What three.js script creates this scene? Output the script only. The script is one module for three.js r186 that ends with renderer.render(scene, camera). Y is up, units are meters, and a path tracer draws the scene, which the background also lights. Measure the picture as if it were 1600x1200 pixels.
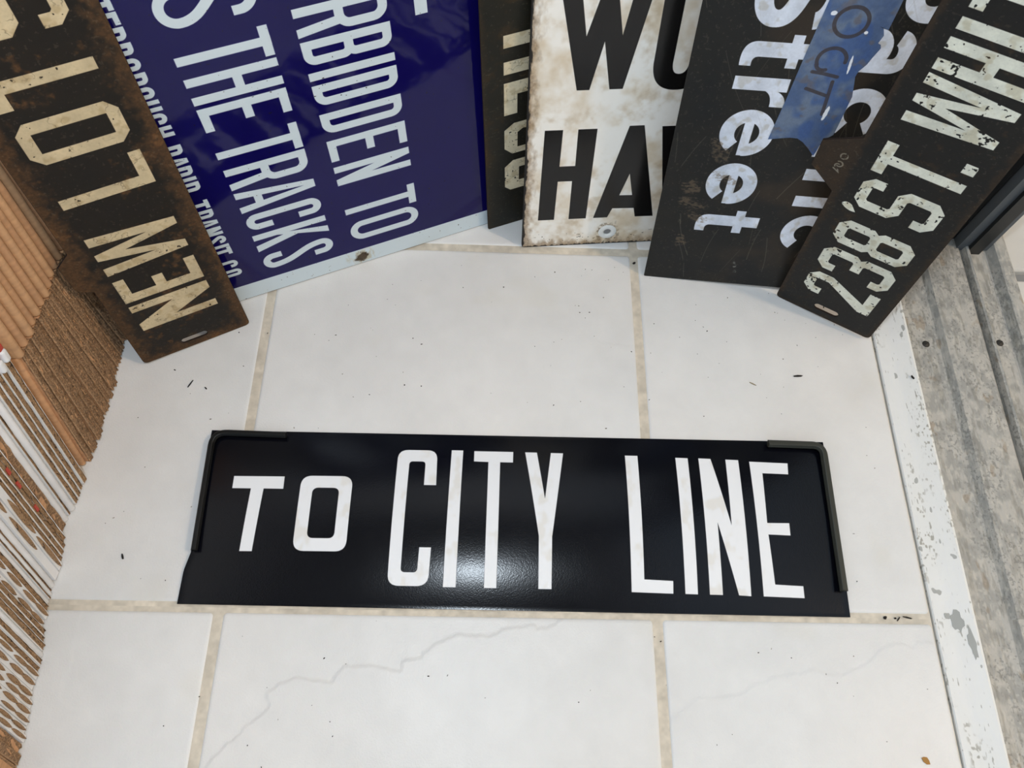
import * as THREE from 'three';
import { mergeGeometries, toCreasedNormals } from 'three/addons/utils/BufferGeometryUtils.js';
import { RectAreaLightUniformsLib } from 'three/addons/lights/RectAreaLightUniformsLib.js';
import { RoundedBoxGeometry } from 'three/addons/geometries/RoundedBoxGeometry.js';

// ---------------------------------------------------------------- camera, sky, exposure
const scene = new THREE.Scene();
const camera = new THREE.PerspectiveCamera(53.1301, 4 / 3, 0.02, 40);
camera.rotation.order = 'YXZ';
camera.rotation.set(-1.13568974, -0.06597925, 0.0848988);
camera.position.set(0.0421454, 0.74530761, 0.10917531);
scene.background = new THREE.Color().setRGB(0.74, 0.93, 1.14);
const renderer = new THREE.WebGLRenderer({ antialias: true });
renderer.toneMapping = THREE.LinearToneMapping;
renderer.toneMappingExposure = 0.97;
renderer.shadowMap.enabled = true;
RectAreaLightUniformsLib.init();
const ADDED_LAMP = { at: [0.01, 1.30, 0.05], colour: [0.90, 1.02, 1.13], power: 1.33 };   // added unseen bulb near the viewpoint, standing in for a camera flash
const LAMP_B = { at: [1.95, 2.30, 0.30], colour: [1.0, 0.75, 0.51], power: 7.8 };   // warm post lamp outside the open door

// ---------------------------------------------------------------- helpers
function rng(seed) { let s = seed | 0; return () => { s = (s + 0x6d2b79f5) | 0; let t = Math.imul(s ^ (s >>> 15), 1 | s); t = (t + Math.imul(t ^ (t >>> 7), 61 | t)) ^ t; return ((t ^ (t >>> 14)) >>> 0) / 4294967296; }; }
function hash2(ix, iy, seed) { let h = Math.imul(ix, 374761393) + Math.imul(iy, 668265263) + Math.imul(seed, 974634777) | 0; h = Math.imul(h ^ (h >>> 13), 1274126177); h ^= h >>> 16; return (h >>> 0) / 4294967296; }
function vnoise(x, y, seed) {
  const ix = Math.floor(x), iy = Math.floor(y), fx = x - ix, fy = y - iy, u = fx * fx * (3 - 2 * fx), v = fy * fy * (3 - 2 * fy);
  const a = hash2(ix, iy, seed), b = hash2(ix + 1, iy, seed), c = hash2(ix, iy + 1, seed), d = hash2(ix + 1, iy + 1, seed);
  return a + (b - a) * u + (c - a) * v + (a - b - c + d) * u * v;
}
function fbm(x, y, oct, seed) { let s = 0, a = 0.5, n = 0; for (let i = 0; i < oct; i++) { s += a * vnoise(x, y, seed + i * 17); n += a; a *= 0.5; x = x * 2.03 + 3.1; y = y * 2.03 + 1.7; } return s / n; }
const sst = (a, b, x) => { const t = Math.min(1, Math.max(0, (x - a) / (b - a))); return t * t * (3 - 2 * t); };
const mix = (a, b, t) => a + (b - a) * t;
const mix3 = (a, b, t) => [mix(a[0], b[0], t), mix(a[1], b[1], t), mix(a[2], b[2], t)];

const used = new Map();
function numbered(name) { const n = used.get(name) || 0; used.set(name, n + 1); return n ? name + '_' + String(n).padStart(3, '0') : name; }
function shade(o) { o.castShadow = true; o.receiveShadow = true; return o; }
function mesh(name, geo, mat, parent) { const m = shade(new THREE.Mesh(geo, mat)); m.name = parent && parent !== scene ? name : numbered(name); (parent || scene).add(m); return m; }
function group(name, parent) { const g = new THREE.Group(); g.name = numbered(name); (parent || scene).add(g); return g; }
function tag(o, label, category, grp) { o.userData.label = label; o.userData.category = category; if (grp) o.userData.group = grp; return o; }
function struct(o, label, category) { o.userData.kind = 'structure'; if (label) o.userData.label = label; if (category) o.userData.category = category; return o; }
function box(x0, x1, y0, y1, z0, z1) { const g = new THREE.BoxGeometry(x1 - x0, y1 - y0, z1 - z0); g.translate((x0 + x1) / 2, (y0 + y1) / 2, (z0 + z1) / 2); return g; }
function dtex(data, w, h, srgb, wrap) { const t = new THREE.DataTexture(data, w, h, THREE.RGBAFormat); t.magFilter = THREE.LinearFilter; t.minFilter = THREE.LinearMipmapLinearFilter; t.generateMipmaps = true; if (srgb) t.colorSpace = THREE.SRGBColorSpace; t.wrapS = t.wrapT = wrap ? THREE.RepeatWrapping : THREE.ClampToEdgeWrapping; t.needsUpdate = true; return t; }
// pixel texture: fn(u, v) in 0..1, returns [r,g,b] 0..255
function ptex(w, h, fn, srgb = true, wrap = true) {
  const d = new Uint8Array(w * h * 4);
  for (let y = 0; y < h; y++) for (let x = 0; x < w; x++) { const c = fn((x + 0.5) / w, (y + 0.5) / h, x, y), o = (y * w + x) * 4; d[o] = Math.max(0, Math.min(255, c[0])); d[o + 1] = Math.max(0, Math.min(255, c[1])); d[o + 2] = Math.max(0, Math.min(255, c[2])); d[o + 3] = 255; }
  return dtex(d, w, h, srgb, wrap);
}
function std(o) { return new THREE.MeshStandardMaterial(o); }
function planarUV(geo, fn) { const p = geo.attributes.position, uv = new Float32Array(p.count * 2); for (let i = 0; i < p.count; i++) { const c = fn(p.getX(i), p.getY(i), p.getZ(i)); uv[i * 2] = c[0]; uv[i * 2 + 1] = c[1]; } geo.setAttribute('uv', new THREE.BufferAttribute(uv, 2)); return geo; }
// ---------------------------------------------------------------- the room shell
const wallPaint = std({ color: 0xe4e5e6, roughness: 0.85, bumpMap: ptex(256, 256, (u, v) => { const n = fbm(u * 40, v * 40, 3, 5) * 255; return [n, n, n]; }, false), bumpScale: 0.0008 });
const ROOM = { x0: -0.86, x1: 0.66, z0: -0.62, z1: 1.75, top: 2.4 };
struct(mesh('wall_back', box(ROOM.x0 - 0.1, ROOM.x1 + 0.06, -0.06, 2.5, ROOM.z0 - 0.1, ROOM.z0), wallPaint), 'plain white painted wall behind the leaning signs', 'wall');
struct(mesh('wall_left', box(ROOM.x0 - 0.1, ROOM.x0, -0.06, 2.5, ROOM.z0, ROOM.z1), wallPaint), 'plain white painted wall beside the cardboard stack', 'wall');
{ // unseen front wall; its wide opening is added to let in sky light
  const x0 = ROOM.x0 - 0.1, x1 = ROOM.x1 + 0.06, a = ROOM.z1, b = ROOM.z1 + 0.1;
  struct(mesh('wall_front', mergeGeometries([box(x0, x1, -0.06, 0.4, a, b), box(x0, x1, 2.28, 2.5, a, b), box(x0, -0.8, 0.4, 2.28, a, b), box(0.62, x1, 0.4, 2.28, a, b)]), wallPaint), 'plain white wall around a wide opening added to let in sky light', 'wall');
}
{ // right wall around the doorway
  const a = 0.56, b = ROOM.x1 + 0.06;
  struct(mesh('wall_right', mergeGeometries([box(a, b, -0.06, 2.4, ROOM.z0, -0.56), box(a, b, -0.06, 2.4, 0.85, ROOM.z1), box(a, b, 2.08, 2.4, -0.56, 0.85)]), wallPaint), 'plain white wall around the open doorway', 'wall');
}
struct(mesh('ceiling', box(ROOM.x0 - 0.1, ROOM.x1 + 0.06, ROOM.top, 2.5, ROOM.z0 - 0.1, ROOM.z1 + 0.1), std({ color: 0xa39d93, roughness: 0.9 })), 'plain grey painted ceiling', 'ceiling');

// floor: grout bed with individual tiles
const PITCH = 0.41, GROUT = 0.0086, XR = 0.4682;
const groutMap = ptex(512, 512, (u, v) => { const n = fbm(u * 60, v * 60, 3, 11), m = fbm(u * 9, v * 9, 3, 12); const k = 0.84 + 0.18 * n + 0.14 * (m - 0.5); return [222 * k, 213 * k, 197 * k]; });
groutMap.repeat.set(1, 1);
const groutMat = std({ map: groutMap, roughness: 0.95, bumpMap: ptex(256, 256, (u, v) => { const n = fbm(u * 110, v * 110, 2, 13) * 255; return [n, n, n]; }, false), bumpScale: 0.0006 });
const floor = struct(mesh('floor', planarUV(box(ROOM.x0 - 0.1, XR + 0.0004, -0.06, -0.0011, ROOM.z0 - 0.1, ROOM.z1 + 0.1), (x, y, z) => [x / 0.4, z / 0.4]), groutMat), 'white square ceramic tiles with pale beige grout', 'floor');
function tileColour(seed, specks) {
  const R = rng(seed * 91 + 7), sp = []; for (let i = 0; i < specks; i++) sp.push([R(), R(), 0.0008 + 0.0016 * R() * R(), R()]);
  const W = 1024, t = ptex(W, W, (u, v) => {
    const a = fbm(u * 5, v * 5, 4, seed), b = fbm(u * 22, v * 22, 3, seed + 3), c = fbm(u * 1.6 + 5, v * 1.6, 2, seed + 8);
    let k = 0.955 + 0.05 * a + 0.03 * (b - 0.5), w = (c - 0.5) * 8;
    const st = sst(0.66, 0.86, fbm(u * 7 + 3, v * 7, 3, seed + 21)) * 0.22;
    return [(228 + w * 0.7 - 6 * st) * k, (228 - 10 * st) * k, (227 - w * 0.6 - 22 * st) * k];
  });
  const d = t.image.data;
  for (const [cx, cy, r, dk] of sp) { const n = Math.ceil(r * W * 1.6), el = 0.5 + dk, an = dk * 9; for (let y = -n; y <= n; y++) for (let x = -n; x <= n; x++) { const X = (x * Math.cos(an) + y * Math.sin(an)) / el, Y = (-x * Math.sin(an) + y * Math.cos(an)) * el; if (X * X + Y * Y > r * r * W * W) continue; const o = ((Math.floor(cy * W) + y + W) % W * W + (Math.floor(cx * W) + x + W) % W) * 4; const f = 0.18 + 0.5 * dk; d[o] *= f; d[o + 1] *= f * 0.95; d[o + 2] *= f * 0.88; } }
  return t;
}
// relief of the glazed clay: fine grain, shallow swells and cleft lines (each a list of u,v around the lower side)
function tileRelief(seed, clefts) {
  const W = 1024, c = document.createElement('canvas'); c.width = c.height = W; const g = c.getContext('2d'); g.fillStyle = '#000'; g.fillRect(0, 0, W, W);
  for (const cl of clefts) { g.fillStyle = 'rgba(255,255,255,' + cl.h + ')'; g.beginPath(); cl.p.forEach(([u, v], i) => { const q = [u * W, v * W]; i ? g.lineTo(...q) : g.moveTo(...q); }); g.closePath(); g.fill(); }
  const s = g.getImageData(0, 0, W, W).data, cur = new Float32Array(W * W), tmp = new Float32Array(W * W);
  for (let y = 0; y < W; y++) for (let x = 0; x < W; x++) { // jagged edge: look up with a small noise offset
    const jx = Math.round((fbm(x / 26, y / 26, 3, seed + 40) - 0.5) * 22), jy = Math.round((fbm(x / 26, y / 26, 3, seed + 41) - 0.5) * 22);
    cur[y * W + x] = s[(Math.min(W - 1, Math.max(0, y + jy)) * W + Math.min(W - 1, Math.max(0, x + jx))) * 4] / 255;
  }
  for (let pass = 0; pass < 2; pass++) { const r = 3; for (let y = 0; y < W; y++) for (let x = 0; x < W; x++) { let a = 0; for (let k = -r; k <= r; k++) a += cur[y * W + Math.min(W - 1, Math.max(0, x + k))]; tmp[y * W + x] = a / (2 * r + 1); } for (let y = 0; y < W; y++) for (let x = 0; x < W; x++) { let a = 0; for (let k = -r; k <= r; k++) a += tmp[Math.min(W - 1, Math.max(0, y + k)) * W + x]; cur[y * W + x] = a / (2 * r + 1); } }
  return ptex(W, W, (u, v, x, y) => { const n = 255 * (0.55 * (1 - cur[y * W + x]) + 0.13 * fbm(u * 6, v * 6, 3, seed) + 0.03 * fbm(u * 45, v * 45, 2, seed + 5) + 0.07 * vnoise(x / 2.4, y / 2.4, seed + 9)); return [n, n, n]; }, false);
}
const tileCols = [tileColour(3, 18), tileColour(9, 10), tileColour(14, 22)];
const clefB = [[0, 0.34], [0.057, 0.276], [0.101, 0.231], [0.133, 0.196], [0.126, 0.168], [0.203, 0.14], [0.266, 0.146], [0.288, 0.113], [0.357, 0.112], [0.411, 0.12], [0.451, 0.098], [0.506, 0.055], [0.544, 0.043], [0.622, 0.047], [0.661, 0.031], [0.706, 0.023], [0.752, 0.02], [0.8, 0], [0, 0]];
const clefC = [[0, 0.22], [0.065, 0.171], [0.165, 0.16], [0.235, 0.128], [0.292, 0.117], [0.349, 0.109], [0.415, 0.118], [0.464, 0.094], [0.529, 0.051], [0.627, 0.044], [1, 0.03], [1, 0], [0, 0]];
const clefA = [[0.70, 0], [0.70, 0.19], [0.733, 0.206], [0.811, 0.239], [0.834, 0.238], [0.879, 0.285], [0.987, 0.299], [1, 0.3], [1, 0]];
const relief = [tileRelief(50, [{ h: 0.30, p: clefA }]), tileRelief(61, [{ h: 1, p: clefB }]), tileRelief(72, [{ h: 0.55, p: clefC }])];
const glaze = (c, r) => new THREE.MeshPhysicalMaterial({ map: tileCols[c], bumpMap: relief[r], bumpScale: 0.0017, roughness: 0.38, specularIntensity: 0.55 });
const glazes = { '0,-1': glaze(0, 0), '0,0': glaze(1, 1), '1,0': glaze(2, 2), x: glaze(2, 0), y: glaze(0, 2), '1,-1': glaze(2, 0) };
function tileGeo(w, d, x0, z0) {   // top at y = 0, softly rounded edges; origin at the tile's own corner
  const rings = [[0.0046, 0], [0.0022, -0.00022], [0.0007, -0.0009], [0, -0.002], [0, -0.009]];
  const P = [], I = [], n = 6, cr = 0.004;
  const ring = (ins, y) => { const pts = [], r = cr; for (let q = 0; q < 4; q++) for (let k = 0; k < n; k++) { const a = (q + k / (n - 1)) * Math.PI / 2, cx = q === 0 || q === 3 ? w - r : r, cz = q < 2 ? d - r : r; const rr = Math.max(0.0003, r - ins * 0.7), ox = (cx === r ? -1 : 1) * (r - rr - ins), oz = (cz === r ? -1 : 1) * (r - rr - ins); pts.push([cx + ox + rr * Math.cos(a), y, cz + oz + rr * Math.sin(a)]); } return pts; };
  const all = rings.map(([i, y]) => ring(i, y)), m = 4 * n;
  all.forEach((r) => r.forEach((p) => P.push(...p)));
  for (let k = 0; k < rings.length - 1; k++) for (let i = 0; i < m; i++) { const j = (i + 1) % m, a = k * m + i, b = k * m + j, c = a + m, e = b + m; I.push(a, b, c, b, e, c); }
  P.push(w / 2, 0, d / 2); const ce = P.length / 3 - 1; for (let i = 0; i < m; i++) I.push(ce, (i + 1) % m, i);
  const g = new THREE.BufferGeometry(); g.setAttribute('position', new THREE.Float32BufferAttribute(P, 3)); g.setIndex(I); g.computeVertexNormals();
  return planarUV(g, (x, y, z) => [x / 0.4014 + x0, z / 0.4014 + z0]);
}
const tileGeoCache = new Map();
for (let i = -2; i <= 1; i++) for (let j = -2; j <= 4; j++) {
  const x0 = -0.205 + i * PITCH + GROUT / 2, z0 = j * PITCH + GROUT / 2;
  const xa = Math.max(x0, ROOM.x0), xb = Math.min(x0 + PITCH - GROUT, XR), za = Math.max(z0, ROOM.z0), zb = Math.min(z0 + PITCH - GROUT, ROOM.z1);
  if (xb - xa < 0.02 || zb - za < 0.02) continue;
  const key = [xb - xa, zb - za].map((q) => q.toFixed(4)).join();
  if (!tileGeoCache.has(key)) tileGeoCache.set(key, tileGeo(xb - xa, zb - za, 0, 0));
  const t = mesh('tile', tileGeoCache.get(key), glazes[i + ',' + j] || ((i + j) & 1 ? glazes.x : glazes.y), floor);
  t.position.set(xa, 0, za);
}

// painted wooden strip along the doorway
const Z0 = -0.56, Z1 = 0.85;
function extrudeZ(pts, z0, z1) { const s = new THREE.Shape(pts.map(([x, y]) => new THREE.Vector2(x, y))); const g = new THREE.ExtrudeGeometry(s, { depth: z1 - z0, bevelEnabled: false, steps: 24 }); g.translate(0, 0, z0); return planarUV(toCreasedNormals(g, 0.35), (x, y, z) => [(x + y * 0.7) / 0.2, z / 0.8]); }
const trimMap = ptex(512, 2048, (u, v) => {
  const U = u * 0.2, V = v * 0.8, a = fbm(U * 60, V * 18, 3, 71), b = fbm(U * 420, V * 260, 2, 72), chip = sst(0.80, 0.81, fbm(U * 95 + 4, V * 62, 3, 73)), sc = sst(0.80, 0.9, fbm(U * 700, V * 130, 2, 74));
  let c = [233 - 6 * a, 233 - 6 * a, 231 - 8 * a]; c = mix3(c, [150, 146, 136], sst(0.62, 0.8, b) * sst(0.45, 0.7, a) * 0.8);
  c = mix3(c, [172, 172, 168], chip); return mix3(c, [128, 122, 112], sc * 0.6);
});
const trimMat = std({ map: trimMap, roughness: 0.5, bumpMap: ptex(256, 1024, (u, v) => { const n = 120 + 60 * fbm(u * 10, v * 60, 3, 75) + 60 * fbm(u * 50, v * 220, 2, 76); return [n, n, n]; }, false), bumpScale: 0.0012 });
const strip = struct(mesh('trim_1', extrudeZ([[0.4702, -0.03], [0.4702, 0.0002], [0.4712, 0.0014], [0.474, 0.0020], [0.484, 0.0024], [0.487, 0.0031], [0.500, 0.0089], [0.5035, 0.0100], [0.5058, 0.0094], [0.5066, 0.0078], [0.5068, -0.03]], Z0, Z1), trimMat), 'chipped white painted wooden strip between tiles and metal door track', 'trim');
{ // flaked patches of bare grey
  const chipMat = std({ color: 0xa9aaa6, roughness: 0.8 });
  for (const [x, z, w, d, s] of [[0.4905, 0.002, 0.010, 0.020, 5], [0.4985, 0.023, 0.006, 0.030, 6], [0.4830, -0.003, 0.006, 0.006, 7]]) {
    const R = rng(s), sh = new THREE.Shape(), n = 14; for (let i = 0; i < n; i++) { const a = i / n * 6.283, r = 0.7 + 0.5 * R(); const px = Math.cos(a) * w / 2 * r, pz = Math.sin(a) * d / 2 * r; i ? sh.lineTo(px, pz) : sh.moveTo(px, pz); }
    const g = new THREE.ExtrudeGeometry(sh, { depth: 0.0006, bevelEnabled: false }); g.rotateX(Math.PI / 2);
    const prof = (xx) => xx < 0.484 ? 0.0024 : xx < 0.487 ? 0.0024 + (xx - 0.484) * 0.233 : xx < 0.500 ? 0.0031 + (xx - 0.487) * 0.446 : 0.0089 + (xx - 0.5) * 0.3;
    const p = g.attributes.position; for (let i = 0; i < p.count; i++) p.setXYZ(i, p.getX(i) + x, p.getY(i) + prof(p.getX(i) + x) + 0.00035, p.getZ(i) + z); g.computeVertexNormals();
    mesh('bare_patch', g, chipMat, strip);
  }
}
// aluminium door track in one extruded profile, with screws
const alMap = ptex(1024, 2048, (u, v) => {
  const U = u * 0.2, V = v * 0.8, a = fbm(U * 120, V * 90, 4, 81), b = fbm(U * 520, V * 430, 2, 82), r = sst(0.74, 0.80, fbm(U * 70 + 9, V * 40 + 2, 3, 83)), st = sst(0.56, 0.75, fbm(U * 260, V * 60, 3, 84));
  let c = mix3([184, 180, 172], [160, 158, 152], sst(0.35, 0.7, a)); c = mix3(c, [128, 127, 122], sst(0.58, 0.72, b) * 0.6 * sst(0.35, 0.6, fbm(U * 60, V * 26, 3, 88))); c = mix3(c, [202, 197, 186], sst(0.60, 0.8, fbm(U * 330 + 5, V * 210, 2, 85)) * 0.5);
  c = mix3(c, [104, 100, 88], st * 0.25); return mix3(c, [136, 114, 88], r * 0.35);
});
const alMat = std({ map: alMap, roughness: 0.62, metalness: 0.15, bumpMap: ptex(512, 1024, (u, v) => { const n = 255 * fbm(u * 90, v * 160, 3, 86); return [n, n, n]; }, false), bumpScale: 0.0006 });
const track = struct(mesh('trim_2', extrudeZ([[0.5074, -0.04], [0.5074, -0.0004], [0.509, 0.0002], [0.541, 0.0004], [0.5430, 0.0010], [0.5478, 0.0078], [0.5500, 0.0086], [0.5895, 0.0090], [0.5912, 0.0078], [0.5920, 0.0012], [0.5942, 0.0008], [0.5965, 0.0130], [0.5985, 0.0142], [0.6002, 0.0130], [0.6012, 0.0048], [0.612, 0.0046], [0.6225, 0.0042], [0.6240, 0.0030], [0.6254, 0.0034], [0.6310, 0.0136], [0.6335, 0.0146], [0.6430, 0.0148], [0.6452, 0.0136], [0.6460, 0.0], [0.6575, -0.004], [0.6575, -0.04]], Z0, Z1), alMat), 'weathered grey metal sliding door track with ridges and screws', 'door track');
const darkMetal = std({ color: 0x3a3733, roughness: 0.55, metalness: 0.5 });
for (const [x, y, z] of [[0.5285, 0.0003, -0.2985], [0.6105, 0.0046, -0.3000], [0.5285, 0.0003, 0.34], [0.6105, 0.0046, 0.34]]) {
  const g = new THREE.LatheGeometry([[0, 0.0016], [0.0015, 0.0016], [0.0032, 0.0010], [0.0041, 0.0002], [0.0042, -0.001]].map(([a, b]) => new THREE.Vector2(a, b)), 20);
  const s = mesh('screw', g, darkMetal, track); s.position.set(x, y, z);
  const sl = mesh('slot', box(-0.003, 0.003, 0.0012, 0.00168, -0.0004, 0.0004), std({ color: 0x17150f, roughness: 0.8 }), s); sl.rotation.y = 0.6;
}
// black door stile standing in the track
const blackPaint = std({ color: 0x17191a, roughness: 0.42 }), greyEdge = std({ color: 0x5d6266, roughness: 0.5, metalness: 0.4 });
const door = struct(mesh('door_1', mergeGeometries([box(0.572, 0.640, 0.0088, 2.08, -0.56, -0.4605), box(0.586, 0.630, 0.0044, 2.08, -0.4605, -0.4370)]), blackPaint), 'black painted door stile standing in the metal track', 'door');
mesh('edge_strip', box(0.5695, 0.5725, 0.0092, 2.08, -0.4620, -0.4560), greyEdge, door);
mesh('seal_strip', box(0.588, 0.626, 0.006, 2.08, -0.4370, -0.4235), greyEdge, door);
mesh('hinge_rod', box(0.600, 0.616, 0.0048, 2.08, -0.4235, -0.4185), blackPaint, door);
// paving outside the door
const pave = std({ map: ptex(512, 512, (u, v) => { const a = fbm(u * 8, v * 8, 4, 91), k = 0.9 + 0.14 * a; return [216 * k, 212 * k, 204 * k]; }), roughness: 0.8 });
const paving = struct(mesh('outdoor_paving', box(0.6575, 2.5, -0.12, -0.033, -3, 4), std({ color: 0x8b8c8c, roughness: 0.9 })), 'pale paving outside the open door', 'paving');
for (let i = 0; i < 3; i++) for (let j = -3; j < 5; j++) { const t = mesh('paving_slab', planarUV(new RoundedBoxGeometry(0.596, 0.02, 0.596, 2, 0.004), (x, y, z) => [x + 0.3, z + 0.3]), pave, paving); t.position.set(0.965 + i * 0.61, -0.0335, -0.105 + j * 0.61); }
struct(mesh('wall_sky_blocker', box(2.5, 2.65, -0.12, 4.2, -3, 4), std({ color: 0xd8cdb9, roughness: 0.9 })), 'added cream wall outside the open door, blocking low sky light', 'wall');  // added unseen wall: cuts the sky light entering by the doorway
// lamps
{
  const p = tag(group('flash_stand_in'), 'added white bulb on a long cord, standing in for a camera flash', 'lamp'); p.position.set(ADDED_LAMP.at[0], 0, ADDED_LAMP.at[2]);  // bulb, cord and fittings are added to carry a flash-like light
  const glow = std({ color: 0xffffff, emissive: new THREE.Color().setRGB(...ADDED_LAMP.colour), emissiveIntensity: 6, roughness: 0.4 });
  const gl = mesh('globe', new THREE.SphereGeometry(0.032, 32, 24), glow, p); gl.position.y = ADDED_LAMP.at[1];
  mesh('cord', new THREE.CylinderGeometry(0.003, 0.003, 1.03, 8), std({ color: 0x222222, roughness: 0.7 }), p).position.y = 1.865;
  mesh('ceiling_rose', new THREE.LatheGeometry([[0, 2.36], [0.045, 2.365], [0.052, 2.4]].map(([a, b]) => new THREE.Vector2(a, b)), 28), std({ color: 0xe8e6e0, roughness: 0.6 }), p);
  mesh('cap', new THREE.CylinderGeometry(0.014, 0.020, 0.05, 20), std({ color: 0xb8b8b4, roughness: 0.4, metalness: 0.6 }), p).position.y = ADDED_LAMP.at[1] + 0.052;
  const l = new THREE.PointLight(new THREE.Color().setRGB(...ADDED_LAMP.colour), ADDED_LAMP.power, 0, 2); l.position.set(...ADDED_LAMP.at); l.castShadow = true; l.shadow.radius = 1.5; l.name = 'flash_stand_in_light'; scene.add(l);
}
{
  const p = tag(group('post_lamp'), 'warm frosted globe lamp on a dark post outside the open door', 'lamp'); p.position.set(LAMP_B.at[0], -0.0235, LAMP_B.at[2]);
  const warm = new THREE.Color().setRGB(...LAMP_B.colour), top = LAMP_B.at[1] + 0.0235;
  mesh('globe', new THREE.SphereGeometry(0.05, 32, 24).translate(0, top, 0), std({ color: 0xffffff, emissive: warm, emissiveIntensity: 6, roughness: 0.4 }), p);
  const iron = std({ color: 0x2a2c2d, roughness: 0.5, metalness: 0.6 });
  mesh('post', new THREE.LatheGeometry([[0.055, 0], [0.055, 0.02], [0.03, 0.06], [0.018, 0.12], [0.015, top - 0.09], [0.03, top - 0.06], [0.032, top - 0.05], [0, top - 0.045]].map(([r, y]) => new THREE.Vector2(r, y)), 24), iron, p);
  const l = new THREE.PointLight(warm, LAMP_B.power, 0, 2); l.position.set(...LAMP_B.at); l.castShadow = true; l.shadow.radius = 2.4; l.name = 'post_light'; scene.add(l);
}
// ---------------------------------------------------------------- signs: flat plates; all lettering measured in millimetres on the plate (s to the right, t up)
function plateFrame([x, z, yaw, lean, tilt, w]) {
  const e = new THREE.Vector3(Math.cos(yaw), 0, -Math.sin(yaw)), n = new THREE.Vector3(Math.sin(yaw), 0, Math.cos(yaw)), Y = new THREE.Vector3(0, 1, 0);
  const up = Y.clone().multiplyScalar(Math.cos(lean)).addScaledVector(n, -Math.sin(lean)), nn = n.clone().multiplyScalar(Math.cos(lean)).addScaledVector(Y, Math.sin(lean));
  const E = e.clone().multiplyScalar(Math.cos(tilt)).addScaledVector(up, Math.sin(tilt)), U = up.clone().multiplyScalar(Math.cos(tilt)).addScaledVector(e, -Math.sin(tilt));
  const O = new THREE.Vector3(x, 0, z); if (tilt < 0) O.addScaledVector(E, -w);
  return new THREE.Matrix4().makeBasis(E, U, nn).setPosition(O);
}
const poly = (ctx, pts) => { pts.forEach(([x, y], i) => (i ? ctx.lineTo(x, y) : ctx.moveTo(x, y))); ctx.closePath(); };
// glyph polygons: a along the reading direction, b up; first ring outer, further rings holes
function blockGlyph(ch, w, h, k) {
  const c = k * 0.82, m = h / 2, q = 1.6, d = k / 2;
  const crect = (x0, y0, x1, y1) => [[x0 + q, y0], [x1 - q, y0], [x1, y0 + q], [x1, y1 - q], [x1 - q, y1], [x0 + q, y1], [x0, y1 - q], [x0, y0 + q]];
  switch (ch) {
    case 'L': return [[[0, 0], [w, 0], [w, k], [k, k], [k, h], [0, h]]];
    case 'I': return [[[0, 0], [k, 0], [k, h], [0, h]]];
    case '.': return [[[0, 0], [k, 0], [k, k], [0, k]]];
    case 'T': return [[[w / 2 - d, 0], [w / 2 + d, 0], [w / 2 + d, h - k], [w, h - k], [w, h], [0, h], [0, h - k], [w / 2 - d, h - k]]];
    case 'E': return [[[0, 0], [w, 0], [w, k], [k, k], [k, m - d], [w * 0.74, m - d], [w * 0.74, m + d], [k, m + d], [k, h - k], [w, h - k], [w, h], [0, h]]];
    case 'H': return [[[0, 0], [k, 0], [k, m - d], [w - k, m - d], [w - k, 0], [w, 0], [w, h], [w - k, h], [w - k, m + d], [k, m + d], [k, h], [0, h]]];
    case 'N': return [[[0, 0], [k * 0.86, 0], [k * 0.86, h * 0.52], [w - k * 1.05, 0], [w, 0], [w, h], [w - k * 0.86, h], [w - k * 0.86, h * 0.48], [k * 1.05, h], [0, h]]];
    case 'W': return [[[w * 0.10, 0], [w * 0.28, 0], [w * 0.5, h * 0.66], [w * 0.70, 0], [w * 0.88, 0], [w, h], [w * 0.79, h], [w * 0.735, h * 0.36], [w * 0.58, h], [w * 0.42, h], [w * 0.255, h * 0.36], [w * 0.21, h], [0, h]]];
    case 'O': return [[[c, 0], [w - c, 0], [w, c], [w, h - c], [w - c, h], [c, h], [0, h - c], [0, c]], [[k, k], [w - k, k], [w - k, h - k], [k, h - k]]];
    case 'S': return [[[w - k, h * 0.74], [w, h * 0.74], [w, h - c], [w - c, h], [c, h], [0, h - c], [0, m - d + c], [c, m - d], [w - k - q, m - d], [w - k, m - d - q], [w - k, k + q], [w - k - q, k], [k + q, k], [k, k + q], [k, h * 0.26], [0, h * 0.26], [0, c], [c, 0], [w - c, 0], [w, c], [w, m + d - c], [w - c, m + d], [k + q, m + d], [k, m + d + q], [k, h - k - q], [k + q, h - k], [w - k - q, h - k], [w - k, h - k - q]]];
    case '8': return [[[c, 0], [w - c, 0], [w, c], [w, m - 5], [w - 4, m], [w, m + 5], [w, h - c], [w - c, h], [c, h], [0, h - c], [0, m + 5], [4, m], [0, m - 5], [0, c]], crect(k, k, w - k, m - d), crect(k, m + d, w - k, h - k)];
    case '3': return [[[0, h * 0.25], [0, c], [c, 0], [w - c, 0], [w, c], [w, m - 5], [w - 4, m], [w, m + 5], [w, h - c], [w - c, h], [c, h], [0, h - c], [0, h * 0.75], [k, h * 0.75], [k, h - k - q], [k + q, h - k], [w - k - q, h - k], [w - k, h - k - q], [w - k, m + d + q], [w - k - q, m + d], [w * 0.36, m + d], [w * 0.36, m - d], [w - k - q, m - d], [w - k, m - d - q], [w - k, k + q], [w - k - q, k], [k + q, k], [k, k + q], [k, h * 0.25]]];
    case '2': return [[[0, h * 0.74], [0, h - c], [c, h], [w - c, h], [w, h - c], [w, h * 0.68], [k * 1.35, k * 1.1], [w, k * 1.1], [w, 0], [0, 0], [0, k * 1.2], [w - k, h * 0.70], [w - k, h - k - q], [w - k - q, h - k], [k + q, h - k], [k, h - k - q], [k, h * 0.74]]];
  }
}
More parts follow.
